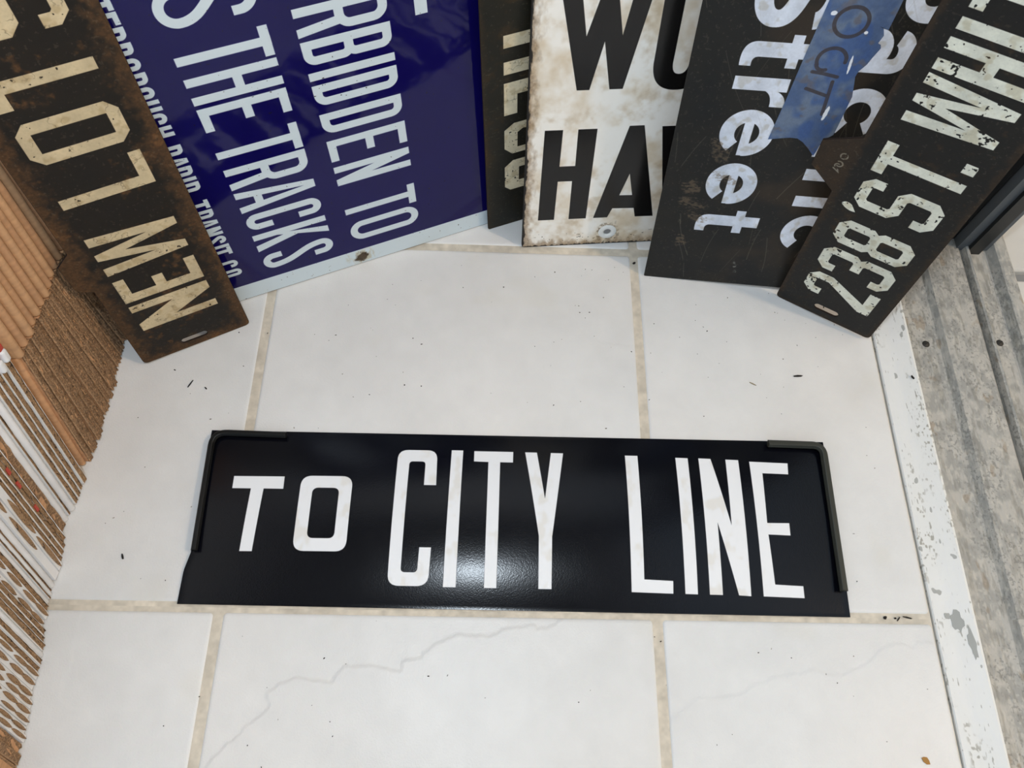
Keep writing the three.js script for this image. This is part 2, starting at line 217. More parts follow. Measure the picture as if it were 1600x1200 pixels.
// condensed rounded gothic drawn with strokes; box w x h, stroke k (the path is set in by k/2)
function gothic(ctx, ch, w, h, k) {
  const i = k / 2, x0 = i, x1 = w - i, y0 = i, y1 = h - i, m = h * 0.5, r = Math.min((w - k) / 2, k * 1.35); ctx.lineWidth = k; ctx.lineCap = 'butt'; ctx.lineJoin = 'round';
  const P = (...p) => { ctx.beginPath(); p.forEach(([x, y], n) => (n ? ctx.lineTo(x, y) : ctx.moveTo(x, y))); ctx.stroke(); };
  const RR = (p, rad) => { ctx.beginPath(); ctx.moveTo(...p[0]); for (let n = 1; n < p.length - 1; n++) ctx.arcTo(...p[n], ...p[n + 1], rad); ctx.lineTo(...p[p.length - 1]); ctx.stroke(); };
  switch (ch) {
    case 'I': P([w / 2, 0], [w / 2, h]); break;
    case 'T': P([0, y1], [w, y1]); P([w / 2, 0], [w / 2, h]); break;
    case 'H': P([x0, 0], [x0, h]); P([x1, 0], [x1, h]); P([x0, m + 3], [x1, m + 3]); break;
    case 'E': P([x0, 0], [x0, h]); P([0, y1], [w, y1]); P([0, y0], [w, y0]); P([0, m + 2], [w * 0.82, m + 2]); break;
    case 'F': P([x0, 0], [x0, h]); P([0, y1], [w, y1]); P([0, m + 2], [w * 0.82, m + 2]); break;
    case 'N': P([x0, 0], [x0, h]); P([x1, 0], [x1, h]); ctx.beginPath(); poly(ctx, [[0, h], [k * 1.05, h], [w, 0], [w - k * 1.05, 0]]); ctx.fill(); break;
    case 'A': ctx.beginPath(); poly(ctx, [[0, 0], [k, 0], [w / 2, h * 0.86], [w - k, 0], [w, 0], [w / 2 + k * 0.62, h], [w / 2 - k * 0.62, h]]); ctx.fill(); P([w * 0.22, h * 0.27], [w * 0.78, h * 0.27]); break;
    case 'K': P([x0, 0], [x0, h]); ctx.beginPath(); poly(ctx, [[w - k * 1.1, h], [w, h], [k * 0.95, h * 0.30], [k * 0.95, h * 0.46]]); ctx.fill(); ctx.beginPath(); poly(ctx, [[w - k * 1.08, 0], [w + 0.5, 0], [w * 0.58, h * 0.60], [w * 0.36, h * 0.46]]); ctx.fill(); break;
    case 'D': P([x0, 0], [x0, h]); RR([[0, y1], [x1, y1], [x1, y0], [0, y0]], r); break;
    case 'B': P([x0, 0], [x0, h]); RR([[0, y1], [x1 - 0.6, y1], [x1 - 0.6, m + 1], [x0, m + 1]], r * 0.8); RR([[0, m + 1], [x1, m + 1], [x1, y0], [0, y0]], r * 0.8); break;
    case 'P': P([x0, 0], [x0, h]); RR([[0, y1], [x1, y1], [x1, m - 3], [x0, m - 3]], r); break;
    case 'R': P([x0, 0], [x0, h]); RR([[0, y1], [x1, y1], [x1, m - 2], [x0, m - 2]], r); ctx.beginPath(); poly(ctx, [[w - k, 0], [w, 0], [x1 - k * 0.1, m], [x1 - k * 1.1, m]]); ctx.fill(); break;
    case 'O': { ctx.beginPath(); const R = (x1 - x0) / 2; ctx.moveTo(x0, m); ctx.lineTo(x0, y1 - R); ctx.arc(x0 + R, y1 - R, R, Math.PI, 0, true); ctx.lineTo(x1, y0 + R); ctx.arc(x0 + R, y0 + R, R, 0, Math.PI, true); ctx.closePath(); ctx.stroke(); break; }
    case 'C': case 'G': { const R = (x1 - x0) / 2; ctx.beginPath(); ctx.moveTo(x1, h * 0.68); ctx.lineTo(x1, y1 - R); ctx.arc(x0 + R, y1 - R, R, 0, Math.PI); ctx.lineTo(x0, y0 + R); ctx.arc(x0 + R, y0 + R, R, Math.PI, 2 * Math.PI); ctx.lineTo(x1, h * (ch === 'G' ? 0.46 : 0.33)); if (ch === 'G') ctx.lineTo(w * 0.55, h * 0.46); ctx.stroke(); break; }
    case 'U': { const R = (x1 - x0) / 2; ctx.beginPath(); ctx.moveTo(x0, h); ctx.lineTo(x0, y0 + R); ctx.arc(x0 + R, y0 + R, R, Math.PI, 2 * Math.PI); ctx.lineTo(x1, h); ctx.stroke(); break; }
    case 'S': { const R = (x1 - x0) / 2, cx = w / 2; ctx.beginPath(); ctx.moveTo(x1, h * 0.72); ctx.lineTo(x1, y1 - R); ctx.arc(cx, y1 - R, R, 0, Math.PI); ctx.bezierCurveTo(x0, m + 4, x1, m - 2, x1, y0 + R); ctx.arc(cx, y0 + R, R, 0, -Math.PI, true); ctx.lineTo(x0, h * 0.28); ctx.stroke(); break; }
  }
}
function letterPoly(ctx, rings) { ctx.beginPath(); rings.forEach((r) => poly(ctx, r)); ctx.fill('evenodd'); }
// run fn with the canvas turned so that letters read up (letter tops to the left) or down (letter tops to the right); baseline at s
const readUp = (ctx, s, t, fn) => { ctx.save(); ctx.transform(0, 1, -1, 0, s, t); fn(); ctx.restore(); };
const readDown = (ctx, s, t, fn) => { ctx.save(); ctx.transform(0, -1, 1, 0, s, t); fn(); ctx.restore(); };

// paints an alpha mask of the letters, then colours every texel: look(s, t, mask) -> [r, g, b, roughness 0..1, height 0..1]
function plateMaps(s0, s1, H, ppm, draw, look) {
  const W = Math.round((s1 - s0) * ppm), Hp = Math.round(H * ppm), c = document.createElement('canvas'); c.width = W; c.height = Hp;
  const g = c.getContext('2d'); g.setTransform(ppm, 0, 0, ppm, -s0 * ppm, 0); g.fillStyle = g.strokeStyle = '#fff'; draw(g);
  const m = g.getImageData(0, 0, W, Hp).data, col = new Uint8Array(W * Hp * 4), rb = new Uint8Array(W * Hp * 4);
  for (let y = 0; y < Hp; y++) for (let x = 0; x < W; x++) {
    const o = (y * W + x) * 4, r = look(s0 + (x + 0.5) / ppm, (y + 0.5) / ppm, m[o + 3] / 255);
    for (let k = 0; k < 3; k++) col[o + k] = Math.max(0, Math.min(255, r[k])); col[o + 3] = 255;
    rb[o] = Math.max(0, Math.min(255, r[4] * 255)); rb[o + 1] = Math.max(0, Math.min(255, r[3] * 255)); rb[o + 2] = 0; rb[o + 3] = 255;
  }
  return { map: dtex(col, W, Hp, true), rb: dtex(rb, W, Hp, false) };
}
function plateGeo(outline, holes, thick, s0, s1, H, bevel = 0.0004) {
  const sh = new THREE.Shape(); outline(sh); holes.forEach((h) => { const p = new THREE.Path(); h(p); sh.holes.push(p); });
  const g = new THREE.ExtrudeGeometry(sh, { depth: thick - 2 * bevel, bevelEnabled: bevel > 0, bevelThickness: bevel, bevelSize: bevel, bevelOffset: -bevel, bevelSegments: 2, curveSegments: 14 });
  g.translate(0, 0, -thick + bevel);
  return planarUV(g, (x, y) => [(x * 1000 - s0) / (s1 - s0), y * 1000 / H]);
}
const mm = 0.001;
const rr = (p, x0, y0, x1, y1, r) => { x0 *= mm; y0 *= mm; x1 *= mm; y1 *= mm; r *= mm; p.moveTo(x0 + r, y0); p.lineTo(x1 - r, y0); p.quadraticCurveTo(x1, y0, x1, y0 + r); p.lineTo(x1, y1 - r); p.quadraticCurveTo(x1, y1, x1 - r, y1); p.lineTo(x0 + r, y1); p.quadraticCurveTo(x0, y1, x0, y1 - r); p.lineTo(x0, y0 + r); p.quadraticCurveTo(x0, y0, x0 + r, y0); };
const slotPath = (p, x0, x1, y, r) => { x0 *= mm; x1 *= mm; y *= mm; r *= mm; p.moveTo(x0 + r, y - r); p.lineTo(x1 - r, y - r); p.absarc(x1 - r, y, r, -Math.PI / 2, Math.PI / 2, false); p.lineTo(x0 + r, y + r); p.absarc(x0 + r, y, r, Math.PI / 2, Math.PI * 1.5, false); };
const rustEdge = std({ color: 0x3b2c20, roughness: 0.9, map: ptex(128, 128, (u, v) => { const n = fbm(u * 20, v * 20, 3, 301); return [mix(110, 190, n), mix(90, 150, n), mix(74, 110, n)]; }) });
const blackEdge = std({ color: 0x1d1b19, roughness: 0.75 });
function plate(name, label, category, pose, o) {
  const T = plateMaps(o.s0, o.s1, o.H, o.ppm, o.draw, o.look);
  const face = new THREE.MeshPhysicalMaterial({ map: T.map, roughnessMap: T.rb, roughness: 1, bumpMap: T.rb, bumpScale: o.bump, specularIntensity: o.spec || 0.55 });
  const root = group(name); tag(root, label, category); plateFrame(pose).decompose(root.position, root.quaternion, root.scale); root.scale.set(1, 1, 1);
  const b = mesh('plate', plateGeo(o.outline, o.holes || [], o.thick, o.s0, o.s1, o.H, o.bevel), [face, o.edge || blackEdge], root);
  return root;
}

// --- rusted steel destination plate, NEW LOTS
function steelLook(seed, paint, letter, rustAmt, chipAmt, edgeS0, edgeS1, rimW = 16, crackAmt = 1) {
  return (s, t, m) => {
    const e = Math.min(s - edgeS0, edgeS1 - s, t), n1 = fbm(s / 24, t / 24, 4, seed), n2 = fbm(s / 5, t / 5, 3, seed + 1), n3 = fbm(s / 1.5, t / 1.5, 2, seed + 2), wear = fbm(s / 60 + 3, t / 60, 3, seed + 3);
    let c = mix3(paint, [paint[0] * 1.32, paint[1] * 1.22, paint[2] * 1.05], n1);
    const rim = sst(rimW, 0, e + (n2 - 0.5) * rimW * 1.4);          // flaked, rusted rim with a ragged outline
    const rust = Math.min(1, (sst(0.60, 0.78, n1 * 0.55 + n2 * 0.45 + (wear - 0.5) * 0.5) * 0.8 + rim * 0.85) * rustAmt);
    c = mix3(c, mix3([62, 46, 31], [122, 84, 50], n3 * 0.6 + n2 * 0.4), rust);
    const dirt = sst(0.70, 0.78, fbm(s / 2.2, t / 2.2, 3, seed + 6)); c = mix3(c, [116, 104, 86], dirt * 0.25);
    let rough = 0.46 + 0.35 * rust + 0.1 * n2, h = 0.35 + 0.12 * n2 + 0.1 * n3 - 0.1 * rust;
    if (m > 0) {
      const chip = sst(0.80 - chipAmt, 0.86 - chipAmt, fbm(s / 3.1, t / 3.1, 3, seed + 8) * 0.75 + 0.25 * fbm(s / 26, t / 26, 2, seed + 9) + 0.06);
      const crack = sst(0.035, 0.0, Math.abs(fbm(s / 7, t / 7, 3, seed + 10) - 0.5)) * sst(0.45, 0.6, fbm(s / 11, t / 11, 2, seed + 11)) * 0.5 * crackAmt;
      const keep = m * (1 - chip) * (1 - crack * 0.6), tone = 0.86 + 0.18 * fbm(s / 13, t / 13, 3, seed + 12) + 0.06 * (n3 - 0.5), st = sst(0.55, 0.75, fbm(s / 8, t / 8, 3, seed + 13)) * 0.35;
      const L = mix3([letter[0] * tone, letter[1] * tone, letter[2] * tone], [letter[0] * 0.72, letter[1] * 0.66, letter[2] * 0.55], st);
      c = mix3(c, L, keep); rough = mix(rough, 0.55, keep); h = mix(h, 0.75 + 0.1 * n3, keep);
    }
    return [c[0], c[1], c[2], rough, h];
  };
}
const tabbed = (w, h, tab, r = 6) => (p) => {   // rounded plate with a side tab on its left edge
  const M = (x, y) => [x * mm, y * mm];
  p.moveTo(...M(r, 0)); p.lineTo(...M(w - r, 0)); p.quadraticCurveTo(...M(w, 0), ...M(w, r)); p.lineTo(...M(w, h)); p.lineTo(...M(0, h));
  for (const q of tab) p.lineTo(...M(...q)); p.lineTo(...M(0, r)); p.quadraticCurveTo(...M(0, 0), ...M(r, 0));
};
plate('destination_sign', 'rusty dark steel plate lettered NEW LOTS in cream, leaning by the cardboard', 'sign', [-0.22261, -0.30121, 0.49628, 0.14638, -0.03473, 0.11494], {
  s0: -18, s1: 116, H: 425, ppm: 3, thick: 0.0022, bump: 0.0005, edge: rustEdge,
  outline: tabbed(114.9, 425, [[-0.5, 168], [-13.6, 157], [-13, 128], [-10, 122], [0, 117]]), holes: [(p) => slotPath(p, 44, 71.5, 12, 3.3)],
  draw: (g) => { for (const [ch, t, w] of [['N', 47, 37], ['E', 89.5, 31], ['W', 129, 48], ['L', 212, 34.5], ['O', 257, 38], ['T', 307, 37], ['S', 357.5, 38]]) readUp(g, 94.4, t, () => letterPoly(g, blockGlyph(ch, w, 76.6, 10.2))); },
  look: steelLook(400, [24, 20, 15], [208, 190, 154], 0.9, 0.03, 0, 115, 20),
});
// --- 238' ST. plate
plate('destination_sign', 'black steel plate with clipped tab, lettered 238 ST. WHIT in chipped white', 'sign', [0.36625, -0.35646, -0.53415, 0.01369, 0.04304, 0.11065], {
  s0: -34, s1: 112, H: 600, ppm: 3, thick: 0.0022, bump: 0.0005, edge: rustEdge,
  outline: tabbed(110.6, 600, [[-1, 245], [-31, 227], [-30.5, 196.5], [-2.5, 176.5]]), holes: [(p) => slotPath(p, 41.5, 69, 14.2, 4.2)],
  draw: (g) => {
    for (const [ch, t, w] of [['2', 34, 34], ['3', 75.5, 35], ['8', 118.5, 33.5], ['S', 172, 37.5], ['T', 216.5, 35.5], ['.', 249.5, 0], ['W', 275.5, 48], ['H', 327, 28.6], ['I', 362, 0], ['T', 379.5, 36]]) readUp(g, 94.3 - Math.max(0, t - 100) * 0.018, t, () => letterPoly(g, blockGlyph(ch, w, 75.5 - Math.max(0, t - 150) * 0.016, ch === '.' ? 10.5 : 10.2)));
    g.beginPath(); g.moveTo(10.5, 168); g.quadraticCurveTo(13, 174, 20, 170.5); g.lineTo(26, 163.5); g.quadraticCurveTo(18, 161, 10.5, 168); g.fill();
    g.globalAlpha = 0.42; g.lineWidth = 1.3; g.beginPath(); g.arc(-7.5, 219, 3.1, 0, 7); g.stroke(); g.beginPath(); g.arc(-8.2, 209.2, 3, -2.2, 2.4); g.stroke(); g.beginPath(); g.arc(-9, 206.5, 2.4, 1, 4); g.stroke(); g.beginPath(); g.moveTo(-12, 203); g.lineTo(-6, 200); g.lineTo(-8, 204); g.stroke(); g.globalAlpha = 1;
  },
  look: steelLook(500, [22, 22, 22], [232, 232, 216], 0.45, 0.09, 0, 110, 7, 0.15),
});
// --- narrow dark plate behind the white enamel sign
plate('destination_sign', 'narrow black plate with cream block letters between blue and white signs', 'sign', [0.03486, -0.43602, 0.37545, 0.05938, 0.01536, 0.04291], {
  s0: -1, s1: 66, H: 330, ppm: 3, thick: 0.002, bump: 0.0004, edge: rustEdge,
  outline: (p) => rr(p, 0, 0, 62, 330, 3),
  draw: (g) => {
    letterPoly(g, [[[21.5, 244], [62, 244], [62, 257.5], [21.5, 257.5]]]); letterPoly(g, [[[21.5, 214.6], [62, 214.6], [62, 229], [21.5, 229]]]);
    letterPoly(g, [[[21.5, 165.5], [35.5, 165.5], [35.5, 189.5], [62, 189.5], [62, 205], [21.5, 205]]]);
    letterPoly(g, [[[30, 112], [62, 112], [62, 153.5], [32, 153.5], [21.5, 146], [21.5, 121]], [[36, 120], [62, 120], [62, 140], [42, 144], [36, 140]]]);
    letterPoly(g, [[[28, 57.5], [62, 57.5], [62, 102], [31, 102], [21.5, 94], [21.5, 64]], [[38, 70], [62, 70], [62, 90], [38, 90]]]);
  },
  look: steelLook(560, [24, 24, 19], [222, 210, 180], 0.35, 0.03, 0, 62, 6),
});
// --- cobalt enamel sign
{
  const sS = -38, sE = 335, B = 23.5;
  const blueSign = plate('enamel_sign', 'glossy cobalt blue enamel sign with white lettering FORBIDDEN TO, THE TRACKS', 'sign', [0.0324, -0.44419, 0.40298, 0.08242, -0.00116, 0.29395], {
    s0: sS, s1: sE, H: 620, ppm: 3, thick: 0.003, bump: 0.0003, spec: 0.6, bevel: 0.0008,
    outline: (p) => rr(p, sS, 0, sE, 620, 4), holes: [(p) => p.absarc(0.1428, 0.0105, 0.0022, 0, 7, true)],
    draw: (g) => {
      g.fillRect(sS, 0, sE - sS, B); g.fillRect(sS, 0, B, 620); g.fillRect(sE - B, 0, B, 620);
      const line = (s, h, k, list) => { for (const [ch, t, w] of list) readDown(g, s, t, () => gothic(g, ch, w, h, k)); };
      line(137.4, 77, 8.0, [['O', 67.5, 28.3], ['T', 99.5, 28], ['N', 149.5, 25], ['E', 182.5, 26], ['D', 214, 23], ['D', 245, 22], ['I', 258, 8], ['B', 288, 23], ['R', 318, 26], ['O', 349, 25], ['F', 378, 24]]);
      line(40.2, 76, 8.0, [['S', 59, 22.5], ['K', 91.5, 24.5], ['C', 120, 21.5], ['A', 152.5, 27.5], ['R', 182.5, 26], ['T', 214.5, 29.5], ['E', 251.5, 24.5], ['H', 281.5, 25.8], ['T', 311.5, 27.5], ['S', 356, 31.5], ['S', 394, 30], ['O', 431, 28], ['R', 464, 26], ['C', 494, 24]]);
      line(237, 77, 11, [['E', 318, 31]]);
      line(-8.5, 25, 4.1, [['O', 53, 10.5], ['C', 67, 10.5], ['T', 88, 11], ['I', 92.5, 4.2], ['S', 105.5, 10.5], ['N', 118.5, 11], ['A', 131, 11.5], ['R', 143, 10.5], ['T', 156, 11], ['D', 179.5, 10.5], ['I', 186, 4.2], ['P', 199, 10.5], ['A', 211, 11.5], ['R', 223.5, 10.5], ['H', 245, 11], ['G', 258.5, 11], ['U', 271.5, 11], ['O', 284.5, 11], ['R', 297.5, 10.8], ['O', 311, 11], ['B', 324, 10.8], ['R', 337, 10.8], ['E', 349, 10.5], ['T', 361, 11], ['N', 375, 11]].map(([c, t, w]) => [c, t - (t > 230 ? 0.3 : 0), w]));
    },
    look: (s, t, m) => {
      const n = fbm(s / 40, t / 40, 3, 610), f = fbm(s / 3, t / 3, 2, 611), d = Math.hypot(s - 142.8, (t - 10.5) * 1.15), rj = d + (fbm(s / 4, t / 4, 3, 612) - 0.5) * 8;
      let c = mix3([15 + 3 * n, 10 + 3 * n, 74 + 8 * n], [206, 219, 226], m);
      const rust = sst(8.5, 5.5, rj), stain = sst(21, 8, d + (fbm(s / 6, t / 6, 3, 613) - 0.5) * 18) * sst(0.35, 0.6, fbm(s / 5 + 7, t / 9, 3, 614));
      c = mix3(c, [176, 160, 124], stain * 0.55); c = mix3(c, [66, 52, 38], rust * 0.92);
      const pit = sst(0.885, 0.9, fbm(s / 2.3, t / 2.3, 2, 615)) * 0.8; c = mix3(c, [30, 26, 22], pit);
      return [c[0], c[1], c[2], mix(0.07, 0.8, rust), 0.2 + 0.25 * m + 0.5 * fbm(s / 14, t / 14, 2, 618) - 0.2 * rust];
    },
  });
  // --- white enamel sign
  const white = plate('enamel_sign', 'stained white enamel sign with heavy black letters HAV below WU', 'sign', [0.07426, -0.41207, 0.09115, 0.16008, 0.0037, 0.15544], {
    s0: -1, s1: 301, H: 560, ppm: 3, thick: 0.0042, bump: 0.0004, spec: 0.8, bevel: 0.0012, edge: blackEdge,
    outline: (p) => rr(p, 0, 0, 300, 560, 4), holes: [(p) => p.absarc(0.0986, 0.0195, 0.0042, 0, 7, true)],
    draw: (g) => {
      letterPoly(g, [[[17.2, 42], [35.2, 42], [35.8, 97], [51.2, 97], [51.8, 42], [71.3, 42], [71.3, 163], [52, 163], [52.8, 117.2], [36.2, 117.2], [36.7, 163], [18.4, 163]]]);
      letterPoly(g, [[[79.7, 42], [95.6, 42], [99.9, 55.3], [124.2, 54.5], [127.4, 41.5], [148, 41.2], [118.5, 165], [103.6, 165]], [[105.2, 74], [119.6, 73.6], [112.6, 104]]]);
      letterPoly(g, [[[137, 163], [155.5, 163], [170, 78], [184, 163], [202, 163], [180, 42], [159, 42]]]);
      letterPoly(g, [[[46.3, 207.6], [58.3, 207.6], [67.4, 257], [77.6, 207.6], [90.3, 207.6], [109.5, 329], [92, 329], [82.8, 262], [73, 308], [62, 308], [50.2, 262], [38, 329], [19.5, 329]]]);
      g.beginPath(); g.moveTo(114.5, 329); g.lineTo(115.8, 236); g.bezierCurveTo(116, 214, 126, 204.5, 142, 204.5); g.bezierCurveTo(158, 204.5, 168, 214, 168.5, 236); g.lineTo(168.5, 329); g.lineTo(150, 329); g.lineTo(150, 236); g.bezierCurveTo(150, 226, 147, 221.5, 142, 221.5); g.bezierCurveTo(136.5, 221.5, 134, 226, 134, 236); g.lineTo(133, 329); g.closePath(); g.fill();
    },
    look: (s, t, m) => {
      const a = fbm(s / 26, t / 34, 4, 640), b = fbm(s / 6, t / 6, 3, 641), f = fbm(s / 1.6, t / 1.6, 2, 642), e = Math.min(s, t, 300 - s);
      let c = mix3([245, 242, 235], [210, 192, 164], sst(0.40, 0.85, a * 0.85 + b * 0.15) * 0.85);
      c = mix3(c, [172, 148, 114], sst(0.50, 0.85, b * 0.3 + fbm(s / 18 + 9, t / 22, 3, 643) * 0.7) * 0.45);
      const rimRust = sst(13, 1.5, e + (fbm(s / 5, t / 9, 3, 644) - 0.5) * 15); c = mix3(c, mix3([172, 142, 104], [84, 64, 46], f), rimRust * 0.62);
      const chipEdge = sst(3.2, 1.4, e + (fbm(s / 2.5, t / 7, 3, 645) - 0.45) * 5); c = mix3(c, [34, 28, 23], chipEdge);
      const d = Math.hypot(s - 98.6, t - 19.5), ring = sst(16, 10, d + (b - 0.5) * 10) * sst(0.35, 0.55, fbm(s / 3, t / 3, 3, 646)); c = mix3(c, [96, 76, 50], ring * 0.6);
      const pits = sst(0.76, 0.80, fbm(s / 3.2, t / 2.2, 3, 647)) * sst(16, 4, Math.abs(t - 8)); c = mix3(c, [40, 33, 26], pits * 0.9);
      const L = [19 + 6 * b, 18 + 5 * b, 18 + 4 * b]; c = mix3(c, L, m);
      return [c[0], c[1], c[2], mix(0.30 + 0.3 * rimRust, 0.2, m), 0.3 + 0.3 * m + 0.08 * b - 0.3 * chipEdge];
    },
  });
  const ring = mesh('eyelet', new THREE.LatheGeometry([[0.0042, -0.001], [0.0044, 0.0006], [0.006, 0.0013], [0.009, 0.0009], [0.0104, 0.0001]].map(([x, y]) => new THREE.Vector2(x, y)), 32), std({ color: 0xe3e4e1, roughness: 0.4, side: THREE.DoubleSide }), white);
  ring.rotation.x = Math.PI / 2; ring.position.set(0.0986, 0.0195, 0);
  const bolt = mesh('bolt', new THREE.CylinderGeometry(0.0040, 0.0040, 0.003, 20), std({ color: 0x8b8d90, roughness: 0.45, metalness: 0.8 }), white); bolt.rotation.x = Math.PI / 2; bolt.position.set(0.0986, 0.0195, -0.0022);
  const scr = mesh('rusty_screw', new THREE.LatheGeometry([[0, 0.0012], [0.0028, 0.0009], [0.0046, 0]].map(([x, y]) => new THREE.Vector2(x, y)), 18), std({ color: 0x54473a, roughness: 0.8, metalness: 0.3 }), blueSign); scr.rotation.x = Math.PI / 2; scr.position.set(0.1428, 0.0105, 0);
}
// --- Pacific Street plate (lower case letters, reading down)
const streetPose = [0.21556, -0.37815, -0.10948, 0.17436, 0.04894, 0.14998];
const street = plate('street_sign', 'black plate lettered Street in white, with blue masking tape stuck on it', 'sign', streetPose, {
  s0: -1, s1: 247, H: 560, ppm: 3, thick: 0.002, bump: 0.0004, edge: blackEdge,
  outline: (p) => rr(p, 0, 0, 245, 560, 1.5),
  draw: (g) => {
    const K = 13.6;
    const small = { // x-height 49; drawn in (a along, b up)
      t: () => { g.beginPath(); g.moveTo(8, 64); g.lineTo(22, 64); g.lineTo(22, 48.5); g.lineTo(31, 48.5); g.lineTo(31, 39); g.lineTo(22, 39); g.lineTo(22, 16); g.quadraticCurveTo(22, 10.5, 27, 10.2); g.lineTo(31, 10.2); g.lineTo(31, 0.3); g.quadraticCurveTo(8, -2.5, 8, 13); g.lineTo(8, 39); g.lineTo(0.5, 39); g.lineTo(0.5, 48.5); g.lineTo(8, 48.5); g.closePath(); g.fill(); },
      r: () => { g.fillRect(0, 0, 13, 48); g.beginPath(); g.moveTo(12, 26); g.quadraticCurveTo(14, 36.5, 28.5, 36.5); g.lineTo(28.5, 49.5); g.quadraticCurveTo(17, 50, 12.5, 39.5); g.closePath(); g.fill(); },
      e: () => { g.lineWidth = K; g.beginPath(); g.ellipse(25.5, 24.5, 25.5 - K / 2, 24.8 - K / 2, 0, 0.0, Math.PI * 1.80); g.stroke(); g.fillRect(10, 20.2, 40.5, 8.8); },
      c: () => { g.lineWidth = K; g.beginPath(); g.ellipse(25.5, 24.5, 25 - K / 2, 24.8 - K / 2, 0, 0.55, Math.PI * 2 - 0.5); g.stroke(); },
      i: () => { g.fillRect(0, 0, 13.6, 48.5); g.fillRect(0, 55, 13.6, 11); },
      f: () => { g.fillRect(8, 0, 13.6, 55); g.fillRect(0, 38.5, 30, 9.5); g.beginPath(); g.moveTo(8, 50); g.quadraticCurveTo(8, 67, 30, 66); g.lineTo(30, 56); g.quadraticCurveTo(21.6, 56.5, 21.6, 50); g.closePath(); g.fill(); },
      a: () => { g.lineWidth = K; g.beginPath(); g.moveTo(7.5, 34); g.bezierCurveTo(10, 45, 33, 46.5, 33, 32); g.lineTo(33, 8); g.quadraticCurveTo(33.5, 4, 38, 1); g.stroke(); g.lineWidth = 11.5; g.beginPath(); g.ellipse(18.5, 15, 12.5, 9.6, 0, 0, 7); g.stroke(); },
      S: () => { g.lineWidth = 15; g.beginPath(); g.moveTo(50, 50); g.bezierCurveTo(48, 66, 10, 66, 10, 50); g.bezierCurveTo(10, 32, 51, 38, 50, 19); g.bezierCurveTo(49, 2, 10, 1, 7, 22); g.stroke(); },
      P: () => { g.fillRect(0, 0, 15, 68); g.lineWidth = 14; g.beginPath(); g.moveTo(8, 61); g.lineTo(28, 61); g.bezierCurveTo(48, 61, 48, 31, 28, 31); g.lineTo(8, 31); g.stroke(); },
    };
    for (const [c, t] of [['S', 362], ['t', 300], ['r', 259], ['e', 226.5], ['e', 166.5], ['t', 108]]) readDown(g, 41.6, t, small[c]);
    for (const [c, t] of [['P', 366], ['a', 310], ['c', 256], ['i', 194.5], ['f', 174.5], ['i', 133.2], ['c', 109.5]]) readDown(g, 132, t, small[c]);
  },
  look: (() => {
    const base = steelLook(700, [25, 26, 27], [218, 226, 240], 0.0, -0.4, 0, 245, 1, 0), R = rng(77), sc = [];
    for (let i = 0; i < 46; i++) sc.push([R() * 200, R() * 400, (R() - 0.5) * 1.2, 14 + 46 * R(), 0.22 + 0.35 * R(), R() * 60]);
    const patch = [[47, 178, 7, 17, 0.5], [28, 133, 12, 9, 0.2], [30, 113, 17, 7, -0.2], [40, 95, 14, 5, -0.4], [60, 147, 15, 5, -0.4], [30, 60, 6, 8, 0.2], [96, 30, 2, 5, 0.3], [98, 20, 2.4, 3, 0]];
    return (s, t, m) => {
      const r = base(s, t, m); let c = [r[0], r[1], r[2]];
      const br = sst(0.52, 0.76, fbm(s / 44, t / 44, 4, 720)) * sst(40, 120, s + t * 0.12); c = mix3(c, [52, 43, 34], br * (1 - m) * 0.75);
      for (const [x, y, sl, len, w, cv] of sc) { const u = t - y; if (u < 0 || u > len) continue; const dx = s - (x + sl * u + Math.sin(u / 25 + cv) * 4); if (Math.abs(dx) < w) c = mix3(c, [104, 98, 88], 0.42 * (1 - m * 0.8)); }
      for (const [x, y, a, b, an] of patch) { const X = (s - x) * Math.cos(an) + (t - y) * Math.sin(an), Y = -(s - x) * Math.sin(an) + (t - y) * Math.cos(an), d = (X / a) ** 2 + (Y / b) ** 2; if (d < 1.6) c = mix3(c, y < 40 ? [150, 150, 146] : [112, 95, 76], sst(1.3, 0.5, d + (fbm(s / 4, t / 4, 3, 731) - 0.5) * 2.2) * sst(0.3, 0.65, fbm(s / 3, t / 1.6, 3, 732)) * 0.6); }
      return [c[0], c[1], c[2], r[3], r[4]];
    };
  })(),
});
